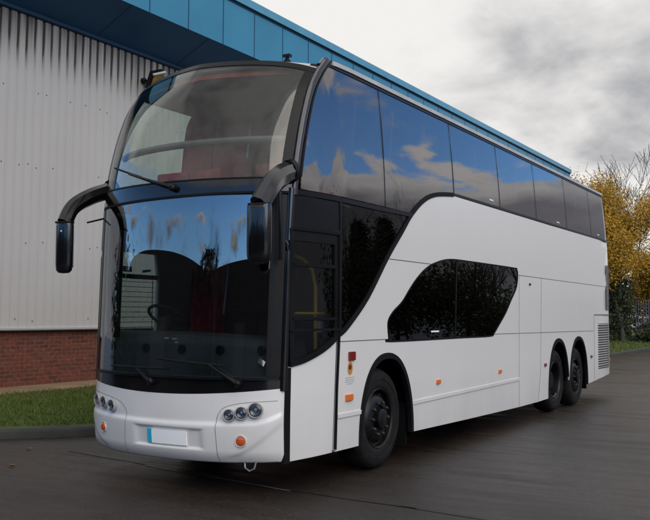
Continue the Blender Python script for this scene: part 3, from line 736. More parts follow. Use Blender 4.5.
# ------------------------------------------------------------------ ground
def asphalt():
    m, nt, b = newmat('asphalt'); N, L = nt.nodes, nt.links
    tc = N.new('ShaderNodeTexCoord')
    def noise_(scale, det, vec=None, rough=.55):
        n = N.new('ShaderNodeTexNoise'); n.inputs['Scale'].default_value = scale; n.inputs['Detail'].default_value = det; n.inputs['Roughness'].default_value = rough
        L.new(vec or tc.outputs['Object'], n.inputs['Vector']); return n.outputs['Fac']
    mp = N.new('ShaderNodeMapping'); mp.inputs['Scale'].default_value = (.25, 2.2, 1); mp.inputs['Rotation'].default_value = (0, 0, math.radians(4)); L.new(tc.outputs['Object'], mp.inputs[0])
    big = noise_(.35, 6); streak = noise_(1.6, 6, mp.outputs[0], .6); fine = noise_(30, 8, rough=.85); mid = noise_(5, 10, rough=.8)
    def mr(src, a, b_, c, d):
        x = N.new('ShaderNodeMapRange'); x.inputs[1].default_value = a; x.inputs[2].default_value = b_; x.inputs[3].default_value = c; x.inputs[4].default_value = d
        L.new(src, x.inputs[0]); return x.outputs[0]
    def mul(a, b_):
        x = N.new('ShaderNodeMath'); x.operation = 'MULTIPLY'; L.new(a, x.inputs[0]); L.new(b_, x.inputs[1]); return x.outputs[0]
    v = mul(mul(mr(big, .35, .65, .75, 1.25), mr(streak, .3, .7, .82, 1.18)), mul(mr(fine, .36, .64, .25, 2.0), mr(mid, .33, .67, .6, 1.5)))
    sc = N.new('ShaderNodeVectorMath'); sc.operation = 'SCALE'; sc.inputs[0].default_value = (.0180, .0134, .0104); L.new(v, sc.inputs['Scale'])
    # scattered pale aggregate
    vo = N.new('ShaderNodeTexVoronoi'); vo.inputs['Scale'].default_value = 20; L.new(tc.outputs['Object'], vo.inputs['Vector'])
    sp = N.new('ShaderNodeMath'); sp.operation = 'LESS_THAN'; sp.inputs[1].default_value = .16; L.new(vo.outputs['Distance'], sp.inputs[0])
    sm = N.new('ShaderNodeSeparateColor'); L.new(vo.outputs['Color'], sm.inputs[0])
    s2 = N.new('ShaderNodeMath'); s2.operation = 'GREATER_THAN'; s2.inputs[1].default_value = .72; L.new(sm.outputs[0], s2.inputs[0])
    mx = N.new('ShaderNodeMix'); mx.data_type = 'RGBA'; mx.inputs['B'].default_value = (.075, .066, .060, 1)
    L.new(mul(sp.outputs[0], s2.outputs[0]), mx.inputs['Factor']); L.new(sc.outputs[0], mx.inputs['A']); L.new(mx.outputs['Result'], b.inputs['Base Color'])
    # damp: smoother where the streak noise is high
    L.new(mr(mul(mr(streak, .35, .65, .0, 1.), mr(big, .35, .6, .2, 1.)), 0, 1, .50, .13), b.inputs['Roughness'])
    b.inputs['Specular IOR Level'].default_value = .5
    ad = N.new('ShaderNodeMath'); ad.operation = 'ADD'; L.new(mr(fine, 0, 1, 0, 1), ad.inputs[0]); L.new(mr(mid, 0, 1, 0, .6), ad.inputs[1])
    bp = N.new('ShaderNodeBump'); bp.inputs['Strength'].default_value = .8; bp.inputs['Distance'].default_value = .010; L.new(ad.outputs[0], bp.inputs['Height']); L.new(bp.outputs[0], b.inputs['Normal'])
    return m
ASPH = asphalt()
def sheet(name, poly, z, mat, kind='structure'):
    bm = bmesh.new(); bm.faces.new([bm.verts.new((x, y, z)) for x, y in poly]); o = link(name, bm, mat, smooth=False); tag(o, kind=kind); return o
sheet('road', [(-300, -300), (300, -300), (300, 500), (-300, 500)], 0, ASPH)
# open joint across the road surface in front of the coach: dark groove with a bright worn lip
JD = simple('joint_tar', (.012, .011, .010), .5, var=.3, vscale=5); JL = simple('joint_lip', (.20, .185, .17), .3, var=.5, vscale=3)
def road_line(name, pts, w, z, mat, wob=.012):
    bm = bmesh.new(); prev = None; P_ = []
    for a, b in zip(pts, pts[1:]):
        n = max(2, int((Vector(b)-Vector(a)).length/.12)); P_ += [Vector(a).lerp(Vector(b), k/n) for k in range(n)]
    P_.append(Vector(pts[-1]))
    for i, q in enumerate(P_):
        d = (P_[min(i+1, len(P_)-1)]-P_[max(i-1, 0)]).normalized(); nn = Vector((-d.y, d.x))
        ww = w/2*(1+.45*noise.noise(Vector((q.x*3, q.y*3, w)))); o = nn*wob*noise.noise(Vector((q.x*1.5, q.y*1.5, 3)))
        pr = (bm.verts.new((*(q+o+nn*ww), z)), bm.verts.new((*(q+o-nn*ww), z)))
        if prev: bm.faces.new((prev[0], prev[1], pr[1], pr[0]))
        prev = pr
    o = link(name, bm, mat, smooth=False); return tag(o, kind='structure')
road_line('road_joint', [(-3.6, 1.23), (-1.35, .92), (-.11, .74), (1.05, .69)], .030, .004, JD)
road_line('road_joint', [(-2.2, 1.00), (-1.30, .87), (-.2, .71)], .022, .008, JL)
for y in (15.5, 21.0, 26.5): road_line('road_joint', [(-2.6 if y > 13 else .3, y), (30, y-.9)], .035, .004, JD, .05)
for y in (.05, ): road_line('road_joint', [(.9, .70), (7, .10)], .022, .004, JD, .03)
# raised verge: kerb line curves from parallel with the coach to the left
kb = catmull([(-3.8, 70.), (-3.8, 30.), (-3.8, 12.), (-3.8, 5.5), (-3.86, 3.4), (-4.25, 2.35), (-5.0, 1.42), (-6.2, .2), (-9., -2.6), (-16., -9.6)], 8)
def kerb_mesh():
    bm = bmesh.new(); prev = None
    for i, q in enumerate(kb):
        a = Vector(kb[max(0, i-1)]); c = Vector(kb[min(len(kb)-1, i+1)]); d = (c-a).normalized(); nn = Vector((d.y, -d.x))  # towards the verge (-X)
        q = Vector(q)
        sec = [(0, -.05), (0, .085), (.018, .112), (.035, .12), (.10, .12), (.10, -.05)]
        r = [bm.verts.new((*(q+nn*s), z)) for s, z in sec]
        if prev:
            for k in range(len(sec)-1): bm.faces.new((prev[k], r[k], r[k+1], prev[k+1]))
        prev = r
    bmesh.ops.recalc_face_normals(bm, faces=bm.faces); return bm
KERB = simple('kerb_concrete', (.034, .032, .029), .75, var=.35, vscale=4, bump=.4, bscale=50)
o = link('kerb', kerb_mesh(), KERB, smooth=True, ang=40); tag(o, kind='structure')
SOIL = simple('verge_turf', (.040, .062, .014), .95, var=.4, vscale=2.5, bump=.8, bscale=30)
inner = []
for i, q in enumerate(kb):
    a = Vector(kb[max(0, i-1)]); c = Vector(kb[min(len(kb)-1, i+1)]); d = (c-a).normalized(); inner.append(Vector(q)+Vector((d.y, -d.x))*.095)
def verge_z(x, y): return .105+.10*min(1, max(0, (-4.4-x)/4.5))
bm = bmesh.new()
gx = [-3.93-.35*k for k in range(14)]+[-9.0, -9.6]
rows = []
for q in inner:
    r = [bm.verts.new((q.x, q.y, .108))]
    for k in range(1, 11):
        x = q.x+(-8.36-q.x)*k/10 if q.x > -8.2 else q.x-.02*k; yy = q.y+(max(q.y, -10)-q.y); r.append(bm.verts.new((x, q.y, verge_z(x, q.y))))
    rows.append(r)
for A, B in zip(rows, rows[1:]):
    for k in range(10): bm.faces.new((A[k], B[k], B[k+1], A[k+1]))
bmesh.ops.recalc_face_normals(bm, faces=bm.faces)
if bm.faces[0].normal.z < 0: bmesh.ops.reverse_faces(bm, faces=bm.faces)
o = link('verge', bm, SOIL); tag(o, kind='structure')
# paving along the foot of the wall
PAV = simple('path_concrete', (.25, .165, .10), .85, var=.25, vscale=2, bump=.4, bscale=40)
bm = bmesh.new(); box(bm, (-8.60, 20, .105), (.92, 36.6, .235)); bevel_all(bm, .01, 1); o = link('path', bm, PAV, smooth=False); tag(o, kind='structure')
# back ground beyond the warehouse
bm = bmesh.new(); vv = [(-60, 39), (-3.95, 39), (-3.95, 70), (-60, 120)]; bm.faces.new([bm.verts.new((x, y, .114)) for x, y in vv]); o = link('rough_ground', bm, SOIL, smooth=False); tag(o, kind='structure')

# grass blades where the verge is near and far strip
def grass_mat():
    m, nt, b = newmat('grass_blade'); N, L = nt.nodes, nt.links
    g = N.new('ShaderNodeNewGeometry'); cr = N.new('ShaderNodeValToRGB'); L.new(g.outputs['Random Per Island'], cr.inputs[0])
    e = cr.color_ramp.elements; e[0].position = 0; e[0].color = (.055, .085, .014, 1); e[1].position = 1; e[1].color = (.21, .20, .05, 1)
    x = e.new(.55); x.color = (.095, .135, .024, 1); x = e.new(.9); x.color = (.13, .17, .034, 1)
    tc = N.new('ShaderNodeTexCoord'); nz = N.new('ShaderNodeTexNoise'); nz.inputs['Scale'].default_value = 1.1; nz.inputs['Detail'].default_value = 6; L.new(tc.outputs['Object'], nz.inputs['Vector'])
    mr = N.new('ShaderNodeMapRange'); mr.inputs[1].default_value = .42; mr.inputs[2].default_value = .66; mr.inputs[4].default_value = .45; L.new(nz.outputs['Fac'], mr.inputs[0])
    mx = N.new('ShaderNodeMix'); mx.data_type = 'RGBA'; mx.inputs['B'].default_value = (.115, .10, .035, 1); L.new(mr.outputs[0], mx.inputs['Factor']); L.new(cr.outputs[0], mx.inputs['A'])
    L.new(mx.outputs['Result'], b.inputs['Base Color']); b.inputs['Roughness'].default_value = .7; b.inputs['Specular IOR Level'].default_value = .2
    return m
GRASS = grass_mat()
def blades(n, region, h0, h1, w):
    vs, fs = [], []
    k = 0; tries = 0
    while k < n and tries < n*30:
        tries += 1
        x, y = region()
        if x is None: continue
        z = verge_z(x, y)-.01; a = random.random()*2*PI; h = random.uniform(h0, h1)*(1+.5*noise.noise(Vector((x*1.4, y*1.4, 0)))); dx, dy = math.cos(a)*w, math.sin(a)*w
        lx, ly = random.uniform(-.6, .6)*h, random.uniform(-.6, .6)*h; i = len(vs)
        vs += [(x-dx, y-dy, z), (x+dx, y+dy, z), (x+dx*.6+lx*.4, y+dy*.6+ly*.4, z+h*.6), (x+lx, y+ly, z+h)]
        fs += [(i, i+1, i+2), (i, i+2, i+3)]; k += 1
    return vs, fs
def near_region():
    y = random.uniform(-1.5, 11); x = random.uniform(-8.2, -3.95)
    if random.random() > 1.15-.6*min(1, (-3.9-x)/5): return None, None
    # stay behind kerb
    if y < 3.4:
        # line from (-3.86,3.4) to (-6.2,.2)
        lim = -3.9-.80*(3.4-y)+.10
        if x > lim: return None, None
    return x, y
def far_region():
    return random.uniform(-9, -4.0), random.uniform(26, 62)
v1, f1 = blades(60000, near_region, .035, .075, .006)
v2, f2 = blades(9000, far_region, .05, .12, .02)
n0 = len(v1); me = bpy.data.meshes.new('grass'); me.from_pydata(v1+v2, [], f1+[tuple(i+n0 for i in f) for f in f2]); me.materials.append(GRASS)
o = bpy.data.objects.new('grass', me); COL.objects.link(o); tag(o, kind='stuff')

# ------------------------------------------------------------------ warehouse
WH = thing('warehouse', 'grey ribbed metal warehouse with brick base and overhanging blue fascia behind the coach', 'warehouse', (-9, 15, 0))
def clad_mat():
    m, nt, b = newmat('ribbed_cladding'); N, L = nt.nodes, nt.links
    tc = N.new('ShaderNodeTexCoord'); sp = N.new('ShaderNodeSeparateXYZ'); L.new(tc.outputs['Object'], sp.inputs[0])
    # dirt runs plus painted-in soffit shade, strongest in the grooves, broken by noise
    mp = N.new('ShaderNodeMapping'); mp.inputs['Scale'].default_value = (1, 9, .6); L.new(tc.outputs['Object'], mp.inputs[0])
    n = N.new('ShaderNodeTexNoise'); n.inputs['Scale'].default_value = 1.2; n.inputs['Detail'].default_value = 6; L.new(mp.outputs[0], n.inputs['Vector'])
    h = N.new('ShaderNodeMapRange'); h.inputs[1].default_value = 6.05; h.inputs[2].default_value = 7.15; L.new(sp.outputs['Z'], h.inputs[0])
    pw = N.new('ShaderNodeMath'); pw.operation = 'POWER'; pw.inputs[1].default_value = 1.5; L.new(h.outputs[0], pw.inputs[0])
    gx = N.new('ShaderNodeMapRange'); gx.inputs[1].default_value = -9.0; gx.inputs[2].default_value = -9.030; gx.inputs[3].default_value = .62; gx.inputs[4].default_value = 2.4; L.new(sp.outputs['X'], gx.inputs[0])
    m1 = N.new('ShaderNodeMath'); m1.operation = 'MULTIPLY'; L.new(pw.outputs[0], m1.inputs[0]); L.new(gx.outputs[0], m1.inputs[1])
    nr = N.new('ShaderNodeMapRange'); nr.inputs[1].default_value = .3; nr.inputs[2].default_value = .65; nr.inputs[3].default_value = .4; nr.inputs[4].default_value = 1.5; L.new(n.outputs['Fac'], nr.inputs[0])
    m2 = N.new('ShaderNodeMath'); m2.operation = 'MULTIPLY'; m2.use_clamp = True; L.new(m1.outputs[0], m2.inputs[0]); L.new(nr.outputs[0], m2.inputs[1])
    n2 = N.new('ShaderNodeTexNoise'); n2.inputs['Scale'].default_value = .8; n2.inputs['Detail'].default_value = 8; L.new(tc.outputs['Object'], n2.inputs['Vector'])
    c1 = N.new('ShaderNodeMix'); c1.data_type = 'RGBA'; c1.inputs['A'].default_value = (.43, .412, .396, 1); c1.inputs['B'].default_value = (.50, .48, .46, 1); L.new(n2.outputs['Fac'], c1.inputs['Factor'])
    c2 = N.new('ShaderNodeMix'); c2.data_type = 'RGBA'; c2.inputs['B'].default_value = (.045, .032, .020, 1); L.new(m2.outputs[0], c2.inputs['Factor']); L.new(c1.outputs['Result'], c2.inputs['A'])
    L.new(c2.outputs['Result'], b.inputs['Base Color']); b.inputs['Roughness'].default_value = .55
    return m
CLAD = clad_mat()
Y0, Y1, PIT_ = 1.6, 38.2, .2
bm = bmesh.new(); prev = None; y = Y0; xf = -9.0
while y < Y1:
    for dy, x in ((0, xf), (.128, xf), (.146, xf-.032), (.182, xf-.032)):
        r = (bm.verts.new((x, y+dy, 1.29)), bm.verts.new((x, y+dy, 7.32)))
        if prev: bm.faces.new((prev[0], r[0], r[1], prev[1]))
        prev = r
    y += PIT_
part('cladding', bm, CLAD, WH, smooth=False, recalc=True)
SCR = simple('screw_heads', (.05, .04, .035), .6)
bm = bmesh.new(); random.seed(3)
for zz in (1.45, 2.9, 4.35, 5.75):
    y = Y0+.06
    k = 0
    while y < 22:
        if random.random() < .42: box(bm, (-8.996, y, zz+random.uniform(-.03, .03)), (.012, .017, .017))
        y += PIT_
part('cladding_screws', bm, SCR, WH, smooth=False)
def brick_mat():
    m, nt, b = newmat('red_brick'); N, L = nt.nodes, nt.links
    tc = N.new('ShaderNodeTexCoord'); sp = N.new('ShaderNodeSeparateXYZ'); L.new(tc.outputs['Object'], sp.inputs[0])
    cb = N.new('ShaderNodeCombineXYZ'); L.new(sp.outputs['Y'], cb.inputs[0]); L.new(sp.outputs['Z'], cb.inputs[1])
    br = N.new('ShaderNodeTexBrick'); br.inputs['Scale'].default_value = 1; br.inputs['Brick Width'].default_value = .225; br.inputs['Row Height'].default_value = .075; br.inputs['Mortar Size'].default_value = .009
    br.inputs['Color1'].default_value = (.17, .044, .028, 1); br.inputs['Color2'].default_value = (.095, .028, .020, 1); br.inputs['Mortar'].default_value = (.15, .085, .058, 1); br.inputs['Bias'].default_value = -.1; br.inputs['Mortar Smooth'].default_value = .2
    L.new(cb.outputs[0], br.inputs['Vector'])
    n = N.new('ShaderNodeTexNoise'); n.inputs['Scale'].default_value = 14; n.inputs['Detail'].default_value = 5; L.new(tc.outputs['Object'], n.inputs['Vector'])
    mr = N.new('ShaderNodeMapRange'); mr.inputs[1].default_value = .3; mr.inputs[2].default_value = .7; mr.inputs[3].default_value = .7; mr.inputs[4].default_value = 1.3; L.new(n.outputs['Fac'], mr.inputs[0])
    s = N.new('ShaderNodeVectorMath'); s.operation = 'SCALE'; L.new(br.outputs['Color'], s.inputs[0]); L.new(mr.outputs[0], s.inputs['Scale']); L.new(s.outputs[0], b.inputs['Base Color'])
    bp = N.new('ShaderNodeBump'); bp.inputs['Distance'].default_value = .008; bp.invert = True; L.new(br.outputs['Fac'], bp.inputs['Height']); L.new(bp.outputs[0], b.inputs['Normal'])
    b.inputs['Roughness'].default_value = .9; return m
bm = bmesh.new(); box(bm, (-9.22, (Y0+Y1)/2, .62), (.30, Y1-Y0, 1.24)); part('brick_wall', bm, brick_mat(), WH, smooth=False)
bm = bmesh.new(); box(bm, (-9.01, (Y0+Y1)/2, 1.283), (.14, Y1-Y0, .055)); bevel_all(bm, .01, 1); part('drip_flashing', bm, simple('flashing', (.42, .42, .42), .5), WH, smooth=False)
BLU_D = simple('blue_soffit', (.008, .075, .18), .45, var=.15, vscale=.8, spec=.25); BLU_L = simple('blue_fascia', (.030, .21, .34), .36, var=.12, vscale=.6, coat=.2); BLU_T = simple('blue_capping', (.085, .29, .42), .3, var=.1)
NAVY = simple('dark_joint', (.006, .035, .08), .6)
# soffit rises from the wall head out to the fascia foot
def slab(pts, y0, y1):
    bm = bmesh.new(); A = [bm.verts.new((x, y0, z)) for x, z in pts]; B = [bm.verts.new((x, y1, z)) for x, z in pts]; n = len(pts)
    for i in range(n): bm.faces.new((A[i], A[(i+1) % n], B[(i+1) % n], B[i]))
    bm.faces.new(A[::-1]); bm.faces.new(B); bmesh.ops.recalc_face_normals(bm, faces=bm.faces); return bm
ZF0, ZF1 = 7.74, 8.82
part('soffit', slab([(-9.03, 7.22), (-9.03, 7.34), (-8.05, 7.82), (-7.99, 7.735)], Y0, Y1+.4), BLU_D, WH, smooth=False)
part('soffit_ledge', slab([(-9.05, 7.16), (-9.05, 7.30), (-8.94, 7.32), (-8.94, 7.20)], Y0, Y1+.35), NAVY, WH, smooth=False)
part('fascia', slab([(-8.04, ZF0), (-8.04, ZF1), (-7.98, ZF1), (-7.98, ZF0)], Y0, Y1+.4), BLU_L, WH, smooth=False)
part('fascia_capping', slab([(-9.9, ZF1+.20), (-9.9, ZF1+.26), (-7.93, ZF1+.26), (-7.91, ZF1+.24), (-7.91, ZF1+.055), (-7.98, ZF1+.05), (-7.98, ZF1+.2)], Y0, Y1+.45), BLU_T, WH, smooth=False)
part('fascia_groove', slab([(-8.03, ZF1), (-8.03, ZF1+.052), (-7.97, ZF1+.052), (-7.97, ZF1)], Y0, Y1+.42), NAVY, WH, smooth=False)
y = Y0+.7
while y < Y1:
    bm = bmesh.new(); box(bm, (-7.978, y, (ZF0+ZF1)/2), (.008, .022, ZF1-ZF0)); y += 1.22; part('fascia_joint', bm, NAVY, WH, smooth=False)
y = Y0+.2
while y < Y1:
    bm = bmesh.new(); box(bm, (-8.52, y, 7.47), (.012, .02, 1.15), Matrix.Rotation(-math.radians(63.5) if 0 else math.atan2(1.04, .515), 3, 'Y')); y += 2.44
    part('soffit_joint', bm, NAVY, WH, smooth=False)
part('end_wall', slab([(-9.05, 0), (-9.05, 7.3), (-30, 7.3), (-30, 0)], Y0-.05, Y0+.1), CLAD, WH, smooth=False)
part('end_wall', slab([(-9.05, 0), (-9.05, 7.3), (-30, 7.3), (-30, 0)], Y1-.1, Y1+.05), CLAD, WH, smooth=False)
part('warehouse_roof', slab([(-8.05, 8.95), (-8.05, 9.0), (-30, 10.4), (-30, 9.9)], Y0, Y1+.38), simple('roof_sheet', (.3, .3, .31), .6), WH, smooth=False)
# floodlight on the wall
FL = thing('floodlight', 'rectangular amber-glass floodlight bracketed high on the ribbed wall', 'floodlight', (-8.98, 8.13, 6.66))
Rf = Matrix.Rotation(math.radians(28), 3, 'X') @ Matrix.Rotation(math.radians(40), 3, 'Y') @ Matrix.Rotation(math.radians(-10), 3, 'Z')
cF = Vector((-8.62, 8.07, 6.63))
bm = bmesh.new(); box(bm, cF, (.13, .34, .44), Rf); bevel_all(bm, .012, 1); part('lamp_housing', bm, BLKS, FL, smooth=False)
bm = bmesh.new(); box(bm, cF+Rf @ Vector((.062, 0, .0)), (.02, .29, .36), Rf); part('lamp_glass', bm, simple('amber_reflector', (.50, .30, .08), .35, var=.35, vscale=14, metal=.3), FL, smooth=False)
bm = bmesh.new(); box(bm, cF+Rf @ Vector((.075, 0, .215)), (.05, .36, .03), Rf); part('lamp_visor', bm, SILV, FL, smooth=False)
bm = bmesh.new(); tube(bm, [(-8.99, 8.10, 6.66), (-8.80, 8.12, 6.66), tuple(cF-Vector((.05, .1, 0)))], .022, 8); lathe(bm, [(.07, 0), (.07, .06), (0, .07)], (-8.99, 8.10, 6.66), (1, 0, 0), 14); part('lamp_bracket', bm, BLKS, FL)

# ------------------------------------------------------------------ vegetation
BARK = simple('bark', (.055, .045, .038), .9, var=.3, vscale=6); BARKG = simple('grey_bark', (.085, .078, .075), .9, var=.3, vscale=6)
def leaf_mat(name, cols):
    m, nt, b = newmat(name); N, L = nt.nodes, nt.links
    g = N.new('ShaderNodeNewGeometry'); cr = N.new('ShaderNodeValToRGB'); L.new(g.outputs['Random Per Island'], cr.inputs[0]); e = cr.color_ramp.elements
    e[0].color = (*cols[0], 1); e[1].color = (*cols[-1], 1)
    for i, c in enumerate(cols[1:-1]): x = e.new((i+1)/(len(cols)-1)); x.color = (*c, 1)
    L.new(cr.outputs[0], b.inputs['Base Color']); b.inputs['Roughness'].default_value = .65; b.inputs['Specular IOR Level'].default_value = .25
    return m
YLEAF = leaf_mat('autumn_leaf', [(.12, .12, .02), (.32, .19, .018), (.46, .25, .022), (.38, .17, .016), (.52, .33, .035)])
DLEAF = leaf_mat('evergreen_leaf', [(.010, .018, .007), (.022, .034, .012), (.035, .045, .016), (.05, .05, .02)])
def grow_tree(base, h, seed, levels=4, spread=.5, r0=.12, nch=(3, 5), droop=0., up=.35, seg=5, rmin=.004):
    rnd = random.Random(seed); bm = bmesh.new(); tips = []
    def br(p, d, L_, r, lv):
        pts = [p.copy()]; rad = [r]; dd = d.copy(); q = p.copy(); ns = seg if lv < 2 else 3
        for i in range(ns):
            dd = (dd+Vector((rnd.gauss(0, .13), rnd.gauss(0, .13), rnd.gauss(0, .08)+up*.12-droop*.1))).normalized(); q = q+dd*L_/ns; pts.append(q.copy()); rad.append(r*(1-.62*(i+1)/ns))
        tube(bm, pts, [max(x_, rmin) for x_ in rad], 6 if lv < 2 else 3, cap=False)
        if lv >= levels: tips.append(q.copy()); tips.append(pts[len(pts)//2].copy()); return
        for i in range(rnd.randint(*nch)+(2 if lv == 0 else 0)):
            k = rnd.uniform(.3, 1) if lv > 0 else rnd.uniform(.25, 1); j = min(int(k*ns), ns-1); fr_ = k*ns-j
            o = pts[j].lerp(pts[j+1], fr_); a = rnd.random()*2*PI; side = Vector((math.cos(a), math.sin(a), 0)); nd = (dd*(1-spread)+side*spread+Vector((0, 0, up))).normalized()
            br(o, nd, L_*rnd.uniform(.45, .72), max(.006, rad[j]*.55), lv+1)
        tips.append(q.copy())
    br(Vector(base), Vector((0, 0, 1)), h*.55, r0, 0)
    return bm, tips
def leaves(tips, per, rad, size, seed, flat=1.):
    rnd = random.Random(seed); vs, fs = [], []
    for t in tips:
        for _ in range(per):
            p = t+Vector((rnd.gauss(0, rad), rnd.gauss(0, rad), rnd.gauss(0, rad*.8)))
            a = Vector((rnd.gauss(0, 1), rnd.gauss(0, 1), rnd.gauss(0, 1))).normalized(); b = a.orthogonal().normalized(); s = size*rnd.uniform(.6, 1.3); c = a.cross(b)
            i = len(vs); vs += [p-a*s, p+b*s*.55, p+a*s, p-b*s*.55]; fs.append((i, i+1, i+2, i+3))
    me = bpy.data.meshes.new('leaves'); me.from_pydata([tuple(v) for v in vs], [], fs); return me
def add_crown(me, mat, parent, name='crown'):
    me.materials.append(mat); o = bpy.data.objects.new(name, me); COL.objects.link(o); o.parent = parent; o.location = -world_loc(parent); return o
# spots measured on the ground: direction through the gap right of the coach
def along(px, dist):   # world x,y on the sight line used to lay the site out
    d = fw+rr*((px-325)/f_px); d = Vector((d.x, d.y)).normalized(); return Vector((4.15, -5.93))+d*dist
def tree(name, label, cat, base, h, seed, leaf=None, group=None, per=0, lr=.3, ls=.1, bark=BARK, **k):
    t = thing(name, label, cat, base, group); bm, tips = grow_tree(base, h, seed, **k); part('trunk', bm, bark, t)
    if leaf: add_crown(leaves(tips, per, lr, ls, seed+1), leaf, t)
    return t
TP = []
# orange tree and its neighbours (positions in metres)
tree('autumn_tree', 'tree with thick orange and yellow autumn leaves just behind the rear of the coach', 'tree', (-6.5, 43.5, .1), 8.9, 11, YLEAF, per=95, lr=.36, ls=.062, levels=3, nch=(5, 7), spread=.55, r0=.16)
tree('autumn_tree', 'smaller orange-leaved tree at the right edge, behind the fence', 'tree', (-5.3, 49.0, .1), 5.6, 23, YLEAF, per=85, lr=.40, ls=.062, levels=3, nch=(4, 6), spread=.55, r0=.12)
tree('bare_tree', 'tall leafless tree with fine twigs rising above the orange leaves at the right edge', 'tree', (-6.0, 52.0, .1), 13.0, 5, None, rmin=.014, levels=4, nch=(4, 5), spread=.42, r0=.15, bark=BARKG)
tree('bare_tree', 'leafless tree whose thin twigs stand over the roof at the rear of the coach', 'tree', (-9.4, 56.0, .1), 12.5, 15, None, rmin=.012, levels=4, nch=(3, 5), spread=.5, r0=.14, bark=BARKG)
def shrub(base, w, h, seed, label, mat=DLEAF, n=5200, ls=.09):
    t = thing('shrub', label, 'shrub', base); rnd = random.Random(seed); tips = []; bm = bmesh.new(); B = Vector(base)
    for k in range(9):
        a = rnd.random()*2*PI; e = B+Vector((math.cos(a)*w*.4, math.sin(a)*w*.4, h*rnd.uniform(.5, .85))); tube(bm, [B, B.lerp(e, .5)+Vector((0, 0, .15)), e], [.04, .025, .012], 5, cap=False)
    part('stem', bm, BARK, t)
    for _ in range(n//14):
        a = rnd.random()*2*PI; r = math.sqrt(rnd.random())*w*.5; zz = h*(rnd.random()**.7)*(1-.35*(r/(w*.5))**2*rnd.uniform(.6, 1.3)); tips.append(B+Vector((math.cos(a)*r, math.sin(a)*r, zz)))
    add_crown(leaves(tips, 14, .16, ls, seed), mat, t, 'foliage'); return t
shrub((-8.6, 45.0, .1), 4.2, 3.6, 31, 'broad dark evergreen shrub directly behind the rear corner of the coach')
shrub((-7.6, 44.2, .1), 2.8, 4.6, 32, 'dark evergreen shrub under the orange tree, left of the fence', n=9000)
shrub((-5.1, 44.8, .1), 1.8, .8, 33, 'low dark shrub at the foot of the fence', n=1800)
shrub((-6.3, 52.5, .1), 3.6, 5.2, 36, 'tall dark shrub behind the fence at the right edge', n=9000)
shrub((-10.8, 47.0, .1), 3.5, 5.2, 34, 'tall dark shrub against the end of the warehouse')
shrub((-4.5, 47.5, .1), 3.2, 1.5, 35, 'wide low dark shrub beyond the fence', n=2400)
# palisade fence on the right
FN = thing('fence', 'blue-grey vertical-bar metal fence among the shrubs at the right edge', 'fence', (-5.6, 46.9, .1))
FM = simple('fence_steel', (.20, .23, .26), .5, metal=.2); A_, B_ = Vector((-6.6, 47.4, 0)), Vector((3.5, 43.0, 0)); n = int((B_-A_).length/.17); bm = bmesh.new()
for k in range(n+1): q = A_.lerp(B_, k/n); box(bm, (q.x, q.y, 1.5), (.045, .045, 2.0))
part('fence_bars', bm, FM, FN, smooth=False)
bm = bmesh.new()
for z in (.72, 2.25): tube(bm, [A_+Vector((0, 0, z)), B_+Vector((0, 0, z))], .035, 4)
part('fence_rail', bm, FM, FN, smooth=False)
# things across the yard, seen mirrored in the glass
RB = 'bare trees across the yard, mirrored in the side windows'
spots = [(14, 26, 8.5, 51), (15.5, 34, 9.5, 52), (15, 42, 9, 53), (16.5, 50, 10, 54), (17, 60, 10.5, 55), (18, 72, 11, 56)]
for i, (x, y, h, s) in enumerate(spots):
    tree('bare_tree', 'dark leafless tree across the yard, mirrored in the rear upper side windows', 'tree', (x, y, 0), h, s, None, group=RB, levels=3, nch=(5, 7), spread=.45, r0=.13, bark=BARK)
shrubpts = []
HR = thing('hedge', 'long dark hedge across the yard, mirrored low in the side windows', 'hedge', (16, 45, 0)); rnd = random.Random(9); tips = []
for _ in range(1300): t = rnd.random(); tips.append(Vector((13.5+rnd.gauss(0, .5)+t*5, 16+t*75, abs(rnd.gauss(0, 1))*1.3+.3+(2.6*rnd.random() if t < .38 else 0))))
add_crown(leaves(tips, 26, .42, .15, 77), DLEAF, HR, 'foliage')
H2 = thing('hedge', 'tall dark hedge mirrored at the far left edge of the windscreen', 'hedge', (-22, -10, 0)); tips = []
for _ in range(900): t = rnd.random(); tips.append(Vector((-15-16*t+rnd.gauss(0, .4), -3-16*t+rnd.gauss(0, .4), abs(rnd.gauss(0, 1))*.6+3.0*rnd.random())))
add_crown(leaves(tips, 22, .42, .17, 78), DLEAF, H2, 'foliage')
tree('bare_tree', 'leafless tree between the two sheds, mirrored near the middle of the windscreen', 'tree', (-5.2, -25.0, 0), 7.5, 91, None, levels=4, nch=(5, 6), spread=.5, r0=.14)
shrub((-9.0, -29.5, 0), 10.0, 7.0, 93, 'big evergreen thicket between the two sheds, mirrored in the windscreen', n=9000, ls=.16)
def conifer(x, y, h, s, label):
    t = thing('conifer', label, 'tree', (x, y, 0)); rnd = random.Random(s); bm = bmesh.new(); tube(bm, [(x, y, 0), (x, y, h*.95)], [.2, .03], 6, cap=False); part('trunk', bm, BARK, t); tips = []
    for _ in range(600): z = h*(.12+.86*rnd.random()); r = (1-z/h)**.7*h*.17*rnd.uniform(.5, 1.15); a = rnd.random()*2*PI; tips.append(Vector((x+math.cos(a)*r, y+math.sin(a)*r, z)))
    add_crown(leaves(tips, 16, .16, .11, s), DLEAF, t)
conifer(17.5, 36.5, 7.6, 61, 'dark pointed conifer across the yard, left one mirrored above the white side curve'); conifer(16.2, 31.0, 6.6, 62, 'dark pointed conifer across the yard, right one mirrored above the white side curve')
